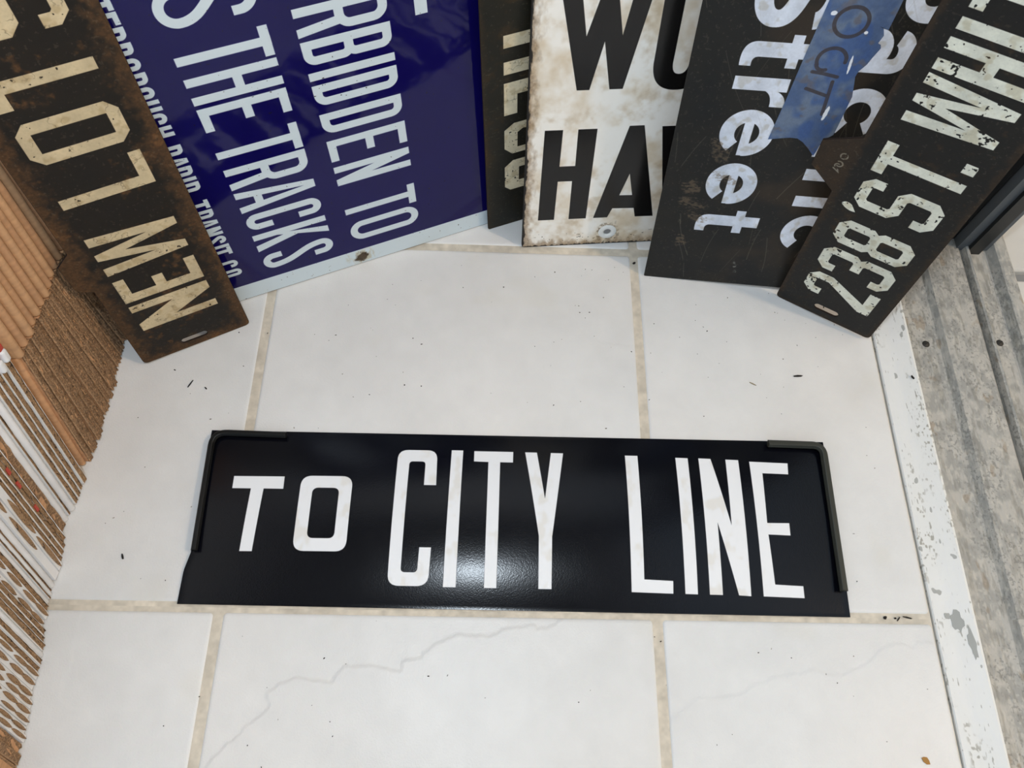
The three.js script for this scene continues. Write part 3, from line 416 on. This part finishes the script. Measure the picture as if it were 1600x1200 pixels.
// --- strip of blue masking tape with the word OUT in marker
{
  const out = [[98.6, 420], [98.3, 330], [94.3, 285], [91, 240], [86.9, 196.7], [96, 198.6], [106, 200.4], [113, 200.1], [119, 196.5], [126, 190], [131, 184.5], [133, 182.2], [134.2, 187], [135.4, 196], [135.9, 202.4], [140, 203.6], [143.6, 206.8], [144.4, 217], [145, 228], [146, 247], [143.2, 259.5], [141.6, 266], [142.5, 271], [147, 278], [149, 284], [152.6, 293], [151.4, 296], [148.6, 297], [150.8, 304], [148.5, 309.5], [144, 311.8], [152.4, 309], [153.2, 320], [154, 334], [157, 420]];
  const s0 = 84, s1 = 160, H = 420;
  const T = plateMaps(s0, s1, H, 4, (g) => {
    g.lineCap = 'round'; g.lineWidth = 3.2;
    g.beginPath(); g.ellipse(121.5, 313.5, 13.2, 12.6, 0, 0, 7); g.stroke();
    g.beginPath(); g.ellipse(117, 279.5, 11.8, 11, 0, -0.1, 3.6); g.stroke(); g.beginPath(); g.moveTo(105.8, 275); g.quadraticCurveTo(108, 268.5, 115, 270.5); g.stroke(); g.beginPath(); g.moveTo(104.7, 268); g.lineTo(114, 267); g.lineTo(126.9, 264.6); g.stroke();
    g.beginPath(); g.moveTo(124.6, 259.8); g.lineTo(126.3, 227.2); g.stroke(); g.beginPath(); g.moveTo(104.5, 251.7); g.lineTo(124.4, 245.9); g.stroke();
  }, (s, t, m) => {
    const a = fbm(s / 16, t / 16, 4, 760), b = fbm(s / 2.5, t / 2.5, 3, 761), f = vnoise(s * 2.2, t * 0.8, 762);
    let c = mix3([70, 92, 130], [100, 116, 140], sst(0.3, 0.7, a)); c = mix3(c, [52, 82, 138], sst(0.5, 0.66, fbm(s / 20 + 8, t / 30, 3, 763)) * 0.7); c = mix3(c, [98, 92, 96], sst(0.62, 0.78, fbm(s / 9, t / 9, 3, 764)) * 0.6);
    const k = 0.93 + 0.1 * b + 0.05 * (f - 0.5); c = [c[0] * k, c[1] * k, c[2] * k];
    c = mix3(c, [50, 42, 44], m * (0.62 + 0.3 * b));
    const fl = (x, y, w, h, an) => { const X = (s - x) * Math.cos(an) + (t - y) * Math.sin(an), Y = -(s - x) * Math.sin(an) + (t - y) * Math.cos(an); return sst(1.2, 0.8, (X / w) ** 2 + (Y / h) ** 2 + (b - 0.5) * 0.9); };
    const bare = Math.max(fl(133.5, 277, 1.1, 8.5, 0.05), fl(129.2, 228.5, 1.8, 7, -0.12), fl(105.3, 320, 2.6, 2, 0.3), fl(136, 305.5, 1.6, 1.4, 0)); c = mix3(c, [222, 228, 236], bare);
    return [c[0], c[1], c[2], 0.7, 0.4 + 0.3 * b - 0.3 * bare];
  });
  const sh = new THREE.Shape(out.map(([s, t]) => new THREE.Vector2(s * mm, t * mm)));
  const g = new THREE.ExtrudeGeometry(sh, { depth: 0.0003, bevelEnabled: false }); g.translate(0, 0, 0.00012); planarUV(g, (x, y) => [(x * 1000 - s0) / (s1 - s0), y * 1000 / H]);
  const tp = mesh('masking_tape', g, std({ map: T.map, bumpMap: T.rb, bumpScale: 0.0003, roughness: 0.7 })); plateFrame(streetPose).decompose(tp.position, tp.quaternion, tp.scale); tp.scale.set(1, 1, 1);
  tag(tp, 'torn strip of blue masking tape with OUT written in marker', 'tape');
}
// ---------------------------------------------------------------- roll-sign strip TO CITY LINE lying on the tiles, slightly arched
const archH = (z) => Math.max(0, 0.0098 * (1 - ((z + 0.0885) / 0.0885) ** 2));
{
  const X0 = -246, X1 = 394, Z0r = -180, Hh = 181;
  // letters in millimetres on the strip: x to the right, d = distance below the top edge line (z + 180)
  const T = plateMaps(X0, X1, Hh, 3, (g) => {
    g.save(); g.translate(0, 180);   // y = z
    const P = (p) => letterPoly(g, p);
    g.save(); g.translate(-1.3, 0); P([[[-209.3, -126.2], [-159, -126.4], [-158.6, -113.4], [-178, -113.5], [-180.4, -51.6], [-192.4, -51.5], [-190.6, -113.4], [-209, -113.4]]]);
    const ring = (x0, z0, x1, z1, r, k, ri, sk = 0) => { const R = (a, b, c, d, q) => { g.moveTo(a + q, b); g.lineTo(c - q, b); g.quadraticCurveTo(c, b, c, b + q); g.lineTo(c, d - q); g.quadraticCurveTo(c, d, c - q, d); g.lineTo(a + q, d); g.quadraticCurveTo(a, d, a, d - q); g.lineTo(a, b + q); g.quadraticCurveTo(a, b, a + q, b); }; g.beginPath(); R(x0, z0, x1, z1, r); R(x0 + k, z0 + k, x1 - k, z1 - k, ri); g.fill('evenodd'); };
    ring(-142.2, -127.6, -91, -52.4, 11, 12.5, 6); g.restore();
    // C
    g.beginPath(); g.moveTo(-9.4, -119.5); g.lineTo(-9.9, -147); g.quadraticCurveTo(-10, -157.7, -20, -157.7); g.lineTo(-39, -157.7); g.quadraticCurveTo(-49.8, -157.7, -49.8, -147); g.lineTo(-50.8, -32); g.quadraticCurveTo(-50.8, -21.6, -40, -21.6); g.lineTo(-24, -21.6); g.quadraticCurveTo(-12.4, -21.6, -12, -32); g.lineTo(-11, -57.6); g.lineTo(-22.4, -57.6); g.lineTo(-23.2, -38); g.quadraticCurveTo(-23.4, -34.2, -27, -34.2); g.lineTo(-35, -34.2); g.quadraticCurveTo(-38.8, -34.2, -38.8, -38); g.lineTo(-37.6, -141); g.quadraticCurveTo(-37.6, -144.8, -34, -144.8); g.lineTo(-25, -144.8); g.quadraticCurveTo(-21.5, -144.8, -21.5, -141); g.lineTo(-21.6, -119.5); g.closePath(); g.fill();
    P([[[4.2, -158.3], [16, -158.3], [13.9, -21.1], [1.7, -21.1]]]);
    P([[[27.2, -157.9], [67, -157.9], [66.8, -145.8], [53.8, -145.8], [52.4, -20.9], [40.5, -20.9], [41.8, -145.8], [27.2, -146.2]]]);
    P([[[79.1, -157.8], [91.2, -157.8], [98.7, -108], [105.4, -157.7], [118, -157.6], [105.4, -69.8], [104.7, -20.9], [92.1, -20.9], [92.4, -70.5]]]);
    P([[[181.4, -156.7], [194.4, -156.7], [193.6, -31.5], [221.4, -30.6], [221, -18.8], [181, -19.6]]]);
    P([[[233.4, -155.7], [246.3, -155.5], [244.7, -18.7], [232.5, -18.8]]]);
    P([[[257.3, -155.7], [270, -155.5], [283.3, -85.4], [285.4, -155.2], [298.8, -154.9], [296.2, -17.9], [284.3, -18.5], [269.4, -87.9], [268.8, -18.5], [256.1, -18.7]]]);
    g.translate(1.3, 0); P([[[308.7, -153.6], [348.9, -152.8], [347.6, -140.7], [320.8, -141.1], [318.4, -89], [340.8, -89.4], [340.4, -76.9], [318.2, -77.3], [319.2, -29.3], [346.6, -28.3], [346.5, -17.1], [306.8, -18]]]);
    g.restore();
  }, (x, d, m) => {
    const n = fbm(x / 30, d / 30, 3, 801), f = fbm(x / 4, d / 4, 2, 802);
    let c = [7 + 2 * n, 8 + 2 * n, 14 + 4 * n]; const st = sst(0.58, 0.78, fbm(x / 12, d / 18, 3, 803));
    c = mix3(c, mix3([236, 239, 243], [228, 228, 226], st), m);
    return [c[0], c[1], c[2], mix(0.18, 0.5, m) + 0.03 * n, 0.3 + 0.25 * m + 0.25 * vnoise(x * 1.5, d * 1.5, 804) * (1 - m)];
  });
  const left = (v) => { const z = v; return z < -0.050 ? mix(-0.2420, -0.2392, (z + 0.1752) / 0.125) : z < -0.033 ? mix(-0.2392, -0.2431, (z + 0.05) / 0.017) : mix(-0.2431, -0.2442, (z + 0.033) / 0.0315); };
  const top = (u) => -0.1755 - 0.0024 * u, bot = (u) => -0.0022 + 0.0018 * u, right = (z) => mix(0.3919, 0.3898, (z + 0.178) / 0.178);
  const nu = 90, nv = 48, P = [], UV = [], I = [], TH = 0.0005;
  for (let s = 0; s < 2; s++) for (let j = 0; j <= nv; j++) for (let i = 0; i <= nu; i++) {
    const u = i / nu, v = j / nv, z = mix(top(u), bot(u), v), x = mix(left(z), right(z), u);
    const wav = 0.0004 * Math.sin(u * 9 + 1) * Math.sin(Math.PI * v), y = 0.0009 + archH(mix(-0.177, 0, v)) * mix(0.28, 1, sst(-0.06, 0.42, Math.min(u, 1 - u))) + wav;
    P.push(x, Math.max(0.0008, y) - s * TH, z); UV.push((x * 1000 - X0) / (X1 - X0), (z * 1000 - Z0r) / Hh);
  }
  const N = (nu + 1) * (nv + 1), at = (i, j, s) => s * N + j * (nu + 1) + i;
  for (let j = 0; j < nv; j++) for (let i = 0; i < nu; i++) { const a = at(i, j, 0), b = at(i + 1, j, 0), c = at(i, j + 1, 0), d = at(i + 1, j + 1, 0); I.push(a, c, b, b, c, d); const A = a + N, B = b + N, C = c + N, D = d + N; I.push(A, B, C, B, D, C); }
  const edge = (p, q) => I.push(p, q, p + N, q, q + N, p + N);
  for (let i = 0; i < nu; i++) { edge(at(i + 1, 0, 0), at(i, 0, 0)); edge(at(i, nv, 0), at(i + 1, nv, 0)); } for (let j = 0; j < nv; j++) { edge(at(0, j, 0), at(0, j + 1, 0)); edge(at(nu, j + 1, 0), at(nu, j, 0)); }
  const g = new THREE.BufferGeometry(); g.setAttribute('position', new THREE.Float32BufferAttribute(P, 3)); g.setAttribute('uv', new THREE.Float32BufferAttribute(UV, 2)); g.setIndex(I); g.computeVertexNormals();
  tag(mesh('roll_sign', g, new THREE.MeshPhysicalMaterial({ map: T.map, roughnessMap: T.rb, roughness: 1, bumpMap: T.rb, bumpScale: 0.00013, specularIntensity: 0.5 })), 'black roll sign strip reading TO CITY LINE in white, lying on tiles', 'sign');
}
// ---------------------------------------------------------------- black hex keys holding the strip down
function hexKey(name, label, pts, r, rad, mat) {
  const V = pts.map((p) => new THREE.Vector3(...p)), [A, B, C] = V, d1 = B.clone().sub(A).normalize(), d2 = C.clone().sub(B).normalize();
  const off = rad * Math.tan(Math.acos(THREE.MathUtils.clamp(d1.dot(d2), -1, 1)) / 2), path = [A.clone()], p1 = B.clone().addScaledVector(d1, -off), p2 = B.clone().addScaledVector(d2, off);
  for (let i = 0; i <= 10; i++) { const t = i / 10; path.push(p1.clone().multiplyScalar((1 - t) ** 2).addScaledVector(B, 2 * t * (1 - t)).addScaledVector(p2, t * t)); } path.push(C.clone());
  const n = new THREE.Vector3().crossVectors(d2, d1).normalize(); if (n.y < 0) n.negate();
  const P = [], I = [], m = 12;   // hexagon with tiny chamfers
  path.forEach((p, i) => { const t = (path[i + 1] || p).clone().sub(path[i - 1] || p).normalize(), b = new THREE.Vector3().crossVectors(t, n).normalize(); for (let k = 0; k < m; k++) { const a = Math.floor(k / 2) * Math.PI / 3 + (k % 2 ? 0.10 : -0.10); const q = p.clone().addScaledVector(b, Math.cos(a) * r).addScaledVector(n, Math.sin(a) * r); P.push(q.x, q.y, q.z); } });
  for (let i = 0; i < path.length - 1; i++) for (let k = 0; k < m; k++) { const a = i * m + k, b = i * m + (k + 1) % m; I.push(a, b, a + m, b, b + m, a + m); }
  for (const [base, flip] of [[0, 0], [(path.length - 1) * m, 1]]) for (let k = 1; k < m - 1; k++) flip ? I.push(base, base + k, base + k + 1) : I.push(base, base + k + 1, base + k);
  let g = new THREE.BufferGeometry(); g.setAttribute('position', new THREE.Float32BufferAttribute(P, 3)); g.setIndex(I); g = toCreasedNormals(g, 0.5);
  return tag(mesh(name, g, mat), label, 'hex key');
}
const keyBlack = std({ color: 0x1b1c1c, roughness: 0.38, metalness: 0.55 }), keyGrey = std({ color: 0x33352f, roughness: 0.5, metalness: 0.3 });
hexKey('hex_key', 'matt black hex key on the LINE end of the roll sign', [[0.3312, 0.0068, -0.1727], [0.3881, 0.0070, -0.1718], [0.3843, 0.0086, -0.0235]], 0.0040, 0.011, keyGrey);
hexKey('hex_key', 'glossy black hex key on the TO end of the roll sign', [[-0.1645, 0.0062, -0.1701], [-0.2384, 0.0062, -0.1713], [-0.2346, 0.0086, -0.0505]], 0.0033, 0.014, keyBlack);

// ---------------------------------------------------------------- leaning cardboard
const kraft = (seed, base) => ptex(256, 256, (u, v) => { const a = fbm(u * 4, v * 60, 3, seed), b = fbm(u * 90, v * 90, 2, seed + 1), k = 0.90 + 0.12 * a + 0.10 * (b - 0.5); return [base[0] * k, base[1] * k, base[2] * k]; });
const kraftMat = std({ map: kraft(900, [209, 164, 122]), roughness: 0.85 }), kraftMat2 = std({ map: kraft(905, [200, 154, 114]), roughness: 0.85 });
// cut edge of the board: two liners with a wavy medium between them; shade inside the flute mouths is painted dark
const cutMap = (seed, dark, light) => ptex(64, 1024, (u, v) => {
  const wave = 0.5 + 0.32 * Math.sin(v * 2 * Math.PI * 34 + 1.2 * fbm(v * 30, 1, 2, seed)), d = Math.abs(u - wave + (fbm(u * 8, v * 130, 2, seed + 2) - 0.5) * 0.3), ln = Math.max(sst(0.12, 0.05, u), sst(0.88, 0.95, u)), paper = Math.max(sst(0.22, 0.08, d), ln), n = fbm(u * 6, v * 200, 3, seed + 3);
  return mix3(dark, light, Math.min(1, paper * 0.5 + 0.7 * (n - 0.25))).map((q) => q * (0.86 + 0.25 * n));
}, true);
const cutKraft = [910, 920, 930].map((s) => std({ map: cutMap(s, [122, 94, 68], [194, 156, 118]), roughness: 0.95, bumpMap: cutMap(s, [0, 0, 0], [255, 255, 255]), bumpScale: 0.0014 }));
const cutBrown = [940, 950].map((s) => std({ map: ptex(64, 512, (u, v) => { const a = fbm(u * 5, v * 90, 3, s), b = fbm(u * 16, v * 260, 2, s + 1), st = sst(0.72, 0.8, fbm(u * 2, v * 46, 2, s + 2)); return mix3(mix3([134, 104, 74], [182, 148, 112], a), [66, 50, 38], st * 0.7).map((q) => q * (0.85 + 0.3 * b)); }), roughness: 0.95, bumpMap: ptex(64, 512, (u, v) => { const n = 255 * fbm(u * 9, v * 220, 2, s + 5); return [n, n, n]; }, false), bumpScale: 0.0012 }));
const whiteBoard = std({ map: ptex(128, 128, (u, v) => { const k = 0.96 + 0.06 * fbm(u * 14, v * 14, 3, 960); return [228 * k, 229 * k, 231 * k]; }), roughness: 0.55 });
const BW = 0.40;
// slab x -BW..0, y y0..y1, z 0..t with a raw, ragged right-hand edge (uv on that edge: u across, v along in metres / 0.2)
function slab(y0, y1, t, seed, rag, rows = 26) {
  const R = rng(seed), body = box(-BW, -0.002, y0, y1, 0, t); planarUV(body, (x, y, z) => [x / 0.2, y / 0.2]);
  const P = [], UV = [], I = []; for (let j = 0; j <= rows; j++) for (let i = 0; i <= 3; i++) { const e = i === 0 || i === 3; P.push((i === 1 || i === 2 ? -rag * R() : -rag * 0.35 * R()), mix(y0, y1, j / rows), t * i / 3 + (e ? 0 : (R() - 0.5) * t * 0.12)); UV.push(i / 3, mix(y0, y1, j / rows) / 0.2); }
  for (let j = 0; j < rows; j++) for (let i = 0; i < 3; i++) { const a = j * 4 + i; I.push(a, a + 4, a + 1, a + 1, a + 4, a + 5); }
  const b0 = P.length / 3; for (let j = 0; j <= rows; j++) for (const z of [0, t]) { P.push(-0.003, mix(y0, y1, j / rows), z); UV.push(z ? 1 : 0, mix(y0, y1, j / rows) / 0.2); }
  for (let j = 0; j < rows; j++) { const a = j * 4, c = b0 + j * 2; I.push(a, c, a + 4, a + 4, c, c + 2); I.push(a + 3, a + 7, c + 1, a + 7, c + 3, c + 1); }
  const e = new THREE.BufferGeometry(); e.setAttribute('position', new THREE.Float32BufferAttribute(P, 3)); e.setAttribute('uv', new THREE.Float32BufferAttribute(UV, 2)); e.setIndex(I); e.computeVertexNormals();
  return [body, e];
}
function roundSlab(y0, y1, t, uvs = 0.2) {   // folded sheet: right-hand edge is a smooth fold
  const s = new THREE.Shape(), r = t / 2; s.moveTo(-BW, 0); s.lineTo(-r, 0); s.absarc(-r, r, r, -Math.PI / 2, Math.PI / 2, false); s.lineTo(-BW, t);
  const g = new THREE.ExtrudeGeometry(s, { depth: y1 - y0, bevelEnabled: true, bevelThickness: 0.0008, bevelSize: 0.0006, bevelOffset: -0.0006, bevelSegments: 2, curveSegments: 10 }); g.rotateX(-Math.PI / 2); g.translate(0, y0, t);
  // after the turn: shape y -> -z + t, depth -> y
  return planarUV(toCreasedNormals(g, 0.7), (x, y, z) => [(x + z) / uvs, y / uvs]);
}
// brown flattened boxes: folded body above, two raw flaps below
const BOXES = 14;
for (let i = 0; i < BOXES; i++) {
  const R = rng(1000 + i), f = i / (BOXES - 1), foot = mix(-0.3240, -0.1440, f), foldZ = mix(-0.3190, -0.1870, f), lean = Math.atan2(foot - foldZ, 0.147), bodyLean = mix(0.10, 0.235, f), g = group('flattened_carton');
  tag(g, 'brown flattened carton with raw flaps below its folded edge, by the NEW LOTS plate', 'carton', 'brown flattened cartons leaning together');
  if (i === BOXES - 1) { tag(g, 'brown flattened carton with a smooth folded flap, next to the white mailers', 'carton'); delete g.userData.group; }
  g.position.set(-0.3470 - 0.0045 * f + (R() - 0.5) * 0.003, 0, foot);
  const fold = (0.147 + (R() - 0.5) * 0.005 + 0.004 * f) / Math.cos(lean), m = i % 2 ? kraftMat : kraftMat2, last = i === BOXES - 1;
  const body = mesh('folded_body', roundSlab(0, 0.21, 0.0080), m, g); body.position.set(-0.001, fold * Math.cos(lean), foldZ - foot + 0.0005); body.rotation.x = -bodyLean;
  for (const k of [0, 1]) {
    const t = 0.0054, [b, e] = last && k ? [roundSlab(0.003, fold - 0.0015, t)] : slab(0.0005 + 0.0025 * k, fold - 0.0015, t, 1100 + i * 2 + k, 0.0026);
    const fl = mesh('flap', b, i % 2 ? kraftMat2 : kraftMat, g); fl.position.set(last && k ? -0.006 : -0.0015 * R(), 0, k ? 0.0060 : 0.0002); fl.rotation.x = -lean - (k ? 0.012 : 0);
    if (e) mesh('cut_edge', e, cutKraft[(i + k) % 3], fl);
  }
}
// white mailers: kind, rear z, front z (millimetres on the floor), x of the front corner
const M = [['A', -122, -114.5, -355], ['A', -114.2, -107.5, -357], ['A', -107, -100.5, -357], ['A', -100.3, -94, -358], ['W', -93.5, -86.5, -359], ['A', -86.2, -83.2, -362], ['W', -83, -75.5, -363], ['K', -75, -63.5, -364], ['A', -63, -56, -361], ['R', -55.8, -50, -359], ['A', -49.8, -44, -359], ['A', -43.8, -37.7, -359], ['P', -37.5, -29.5, -357], ['P', -29.2, -20.2, -358], ['W', -20, -13.2, -360], ['A', -13, -10.5, -361], ['W', -10.3, -6.4, -360], ['A', -6.2, -4, -360], ['W', -3.8, 0.8, -361], ['A', 1, 7.8, -360], ['P', 8, 15, -358], ['P', 15.2, 22.4, -360], ['A', 22.6, 28.8, -357], ['A', 29, 35, -356], ['A', 35.2, 41.8, -354], ['W', 42, 48, -354], ['A', 48.2, 54, -353], ['A', 54.2, 60, -354], ['P', 60.2, 66.4, -353], ['P', 66.6, 75.2, -354], ['P', 75.4, 83.2, -354], ['P', 83.4, 90.2, -352], ['P', 90.4, 97.6, -352], ['P', 97.8, 103.6, -351], ['P', 103.8, 110.2, -352], ['P', 110.4, 116.8, -350], ['K', 117.4, 126, -352], ['K', 126.4, 134.6, -350], ['K', 135, 143.5, -352], ['K', 144, 152, -351], ['K', 152.5, 161, -351]];
const redPrint = std({ color: 0xb3402f, roughness: 0.6 });
const names = { A: ['mailer', 'flat white mailer with brown cut edge in the leaning stack', 'mailer', 'white mailers with a plain cut edge'], R: ['mailer', 'white mailer with small red print along its brown edge', 'mailer'], W: ['mailer', 'folded white mailer showing a broad smooth white edge', 'mailer', 'white mailers folded edge outward'], P: ['mailer', 'die-cut white mailer with short pinched, lens-shaped brown edge openings', 'mailer', 'die-cut mailers with pinched edges'], K: ['flattened_carton', 'brown flattened carton with raw cut edge in front of the die-cut mailers', 'carton', 'brown cartons in front of the die-cut mailers'] };
function lensGeo(len, t, dep) { const s = new THREE.Shape(); s.moveTo(-len / 2, 0); s.bezierCurveTo(-len * 0.34, t * 0.62, len * 0.30, t * 0.66, len / 2, 0.0002); s.bezierCurveTo(len * 0.34, -t * 0.62, -len * 0.30, -t * 0.66, -len / 2, 0); const g = new THREE.ExtrudeGeometry(s, { depth: dep, bevelEnabled: true, bevelThickness: 0.0004, bevelSize: 0.0003, bevelOffset: -0.0003, bevelSegments: 1, curveSegments: 7 }); return planarUV(toCreasedNormals(g, 0.6), (x, y) => [y / t + 0.5, x / 0.2 + 0.3]); }
const lensShort = lensGeo(0.0268, 0.0035, 0.0012), lensLong = lensGeo(0.054, 0.0040, 0.0012);
M.forEach(([k, za, zb, x], i) => {
  const R = rng(2000 + i * 7), lean = mix(0.296, 0.318, i / 40), T = (zb - za) * 0.001 * Math.cos(lean), g = group(names[k][0]), H = 0.172 + 0.004 * R();
  tag(g, names[k][1], names[k][2], names[k][3]);
  if (i < 2) tag(g, 'white mailer with a rolled white and red end beside the brown cartons', 'mailer', 'mailers with rolled red ends');
  if (k === 'W' && i > 10 && i < 20) tag(g, 'thin folded white mailer between die-cut mailers, showing a narrow white edge', 'mailer', 'thin folded white mailers');
  if (k === 'W' && i > 20) tag(g, 'lone folded white mailer between two plain brown-edged mailers below the grout joint', 'mailer'), delete g.userData.group;
  if (k === 'P' && i < 14) tag(g, 'die-cut white mailer with long lens-shaped brown edge openings', 'mailer', 'die-cut mailers with long openings');
  if (k === 'K' && i < 10) tag(g, 'single brown carton with raw edge wedged between white mailers', 'carton'), delete g.userData.group;
  g.position.set(x * 0.001, 0, za * 0.001); g.rotation.x = -lean;
  if (k === 'W') { mesh('folded_board', roundSlab(0.0008, H, T), whiteBoard, g); return; }
  if (k === 'K') { const [b, e] = slab(0.0006, H, T * 0.96, 2100 + i, 0.004); mesh('board', b, kraftMat2, g); mesh('cut_edge', e, cutKraft[i % 3], g); return; }
  if (k === 'P') {
    mesh('board', planarUV(box(-BW, -0.001, 0.0008, H, T * 0.02, T * 0.98), (a, b) => [a / 0.2, b / 0.2]), whiteBoard, g);
    const long = i < 14, L = long ? 0.058 : 0.029, st = L + 0.002, off = (i * 0.011) % 0.012 + 0.004;
    for (let y = L / 2 - off + 0.002, n = 0; y < H - L / 2; y += st, n++) { if (y - L / 2 < -0.010) continue; const o = mesh('cut_edge', long ? lensLong : lensShort, cutBrown[(i + n) % 2], g); o.rotation.set(Math.PI / 2, Math.PI / 2, 0, 'YXZ'); o.rotation.set(0, 0, 0); o.quaternion.setFromRotationMatrix(new THREE.Matrix4().makeBasis(new THREE.Vector3(0, 1, 0), new THREE.Vector3(0, 0, 1), new THREE.Vector3(1, 0, 0))); o.position.set(-0.0008, Math.max(y, L / 2 + 0.0005), T / 2 + (R() - 0.5) * 0.0006); o.scale.y = Math.min(1.12, T / 0.0066) * (0.9 + 0.2 * R()); }
    return;
  }
  // plain: brown core between two white liners
  const lin = Math.min(0.0011, T * 0.22), [b, e] = slab(0.0008, H, T - 2 * lin, 2300 + i, 0.0016);
  const c = mesh('core', b, kraftMat2, g); c.position.z = lin; mesh('cut_edge', e, cutBrown[i % 2], c);
  for (const z of [0, T - lin]) mesh('liner', planarUV(box(-BW, -0.0006 - 0.0008 * R(), 0.0006, H, z, z + lin), (p, q) => [p / 0.2, q / 0.2]), whiteBoard, g);
  if (k === 'R') for (const y of [0.062, 0.098, 0.118]) mesh('red_print', box(-0.002, 0.0002, y, y + 0.008, lin * 0.4, T * 0.62), redPrint, g);
  if (i < 2) { const cap = mesh('rolled_end', new RoundedBoxGeometry(0.012, 0.013, T * 0.96, 3, 0.0026), whiteBoard, g); cap.position.set(-0.003, H + 0.003, T / 2); const rd = mesh('red_print', new RoundedBoxGeometry(0.0115, 0.007, T * 0.94, 2, 0.002), redPrint, g); rd.position.set(-0.004, H + 0.012, T / 2); }
});

// ---------------------------------------------------------------- crumbs on the floor
const soot = std({ color: 0x1c1713, roughness: 0.9 });
function crumb(name, label, cat, grp, x, z, len, wid, turn, seed, mat = soot, y = 0.0002, hgt = 0.0012) {
  const R = rng(seed), n = 7, s = new THREE.Shape(); for (let i = 0; i < n; i++) { const a = i / n * 6.283, r = 0.75 + 0.4 * R(); const px = Math.cos(a) * len / 2 * r, py = Math.sin(a) * wid / 2 * r; i ? s.lineTo(px, py) : s.moveTo(px, py); }
  const g = new THREE.ExtrudeGeometry(s, { depth: hgt, bevelEnabled: true, bevelThickness: 0.0002, bevelSize: 0.0002, bevelOffset: -0.0002, bevelSegments: 1 }); g.rotateX(-Math.PI / 2);
  const m = mesh(name, g, mat); m.position.set(x, y, z); m.rotation.y = turn; tag(m, label, cat, grp); return m;
}
crumb('dirt_crumb', 'short dark stick-like crumb on the tile below the 238 plate', 'crumb', undefined, 0.3772, -0.2544, 0.0100, 0.0022, 0.08, 1);
crumb('straw_bit', 'pale curled straw bit on the tile below the Street plate', 'straw', undefined, 0.3258, -0.2437, 0.008, 0.0012, -0.5, 2, std({ color: 0x9a8d72, roughness: 0.9 }), 0.0002, 0.0008);
crumb('leaf_scrap', 'small tan leaf scrap on the tile by the painted strip', 'leaf', undefined, 0.4365, 0.1215, 0.0085, 0.0058, -0.8, 3, std({ color: 0xa77b3f, roughness: 0.8 }), 0.0002, 0.0006);
const gr = 'dark crumbs lying in the grout joint by the painted strip';
for (const [x, z, l, w, a, s] of [[0.4238, -0.0007, 0.0038, 0.0034, 0.5, 4], [0.4336, -0.0003, 0.0022, 0.0018, 0.2, 5], [0.4368, 0.0003, 0.0058, 0.0011, 0.85, 6], [0.4462, -0.0010, 0.0105, 0.0013, -0.2, 7]]) crumb('dirt_crumb', 'dark crumb in the grout joint beside the painted strip', 'crumb', gr, x, z, l, w, a, s, soot, -0.0009);
crumb('dirt_crumb', 'dark splinter on the tile between white mailers and roll sign', 'crumb', undefined, -0.3036, -0.0450, 0.0062, 0.0018, -1.2, 8);
crumb('dirt_crumb', 'dark crumb on the chipped white painted strip', 'crumb', undefined, 0.4990, -0.2520, 0.0052, 0.0020, -1.1, 9, soot, 0.0088);
crumb('dirt_crumb', 'dark crumb in the grout joint under the white enamel sign', 'crumb', undefined, 0.2054, -0.3953, 0.0040, 0.0026, 0.4, 10, soot, -0.0009);
crumb('dirt_crumb', 'dark thin splinter on the tile below the NEW LOTS plate', 'crumb', undefined, -0.2734, -0.2272, 0.0100, 0.0010, 1.1, 11);
crumb('dirt_crumb', 'small dark chip on the tile right below the NEW LOTS plate', 'crumb', undefined, -0.2566, -0.2224, 0.0036, 0.0016, -0.6, 12);
{ // fine grit: too small and too many to count
  const R = rng(4242), n = 120, geo = new THREE.IcosahedronGeometry(0.0005, 0), im = new THREE.InstancedMesh(geo, soot, n), m4 = new THREE.Matrix4(), q = new THREE.Quaternion(), e = new THREE.Euler();
  for (let i = 0; i < n; i++) { const near = R(); let x, z; if (near < 0.5) { x = mix(0.08, 0.44, R()); z = mix(-0.39, -0.20, R() ** 1.4); } else if (near < 0.8) { x = mix(-0.34, 0.06, R()); z = mix(-0.40, -0.18, R()); if (z < -0.30 - 0.36 * (x + 0.24)) z = -0.29; } else { x = mix(-0.34, 0.46, R()); z = mix(-0.18, 0.14, R()); if (x > -0.25 && x < 0.4 && z < 0.004) z = 0.02 + 0.1 * R(); } e.set(R() * 3, R() * 3, R() * 3); q.setFromEuler(e); const s = 0.6 + 1.0 * R() ** 2; m4.compose(new THREE.Vector3(x, 0.0003, z), q, new THREE.Vector3(s, s * 0.6, s * (1 + R()))); im.setMatrixAt(i, m4); }
  im.name = 'floor_grit'; im.userData = { kind: 'stuff', label: 'fine dark grit scattered over the white tiles', category: 'grit' }; shade(im); scene.add(im);
}
renderer.render(scene, camera);
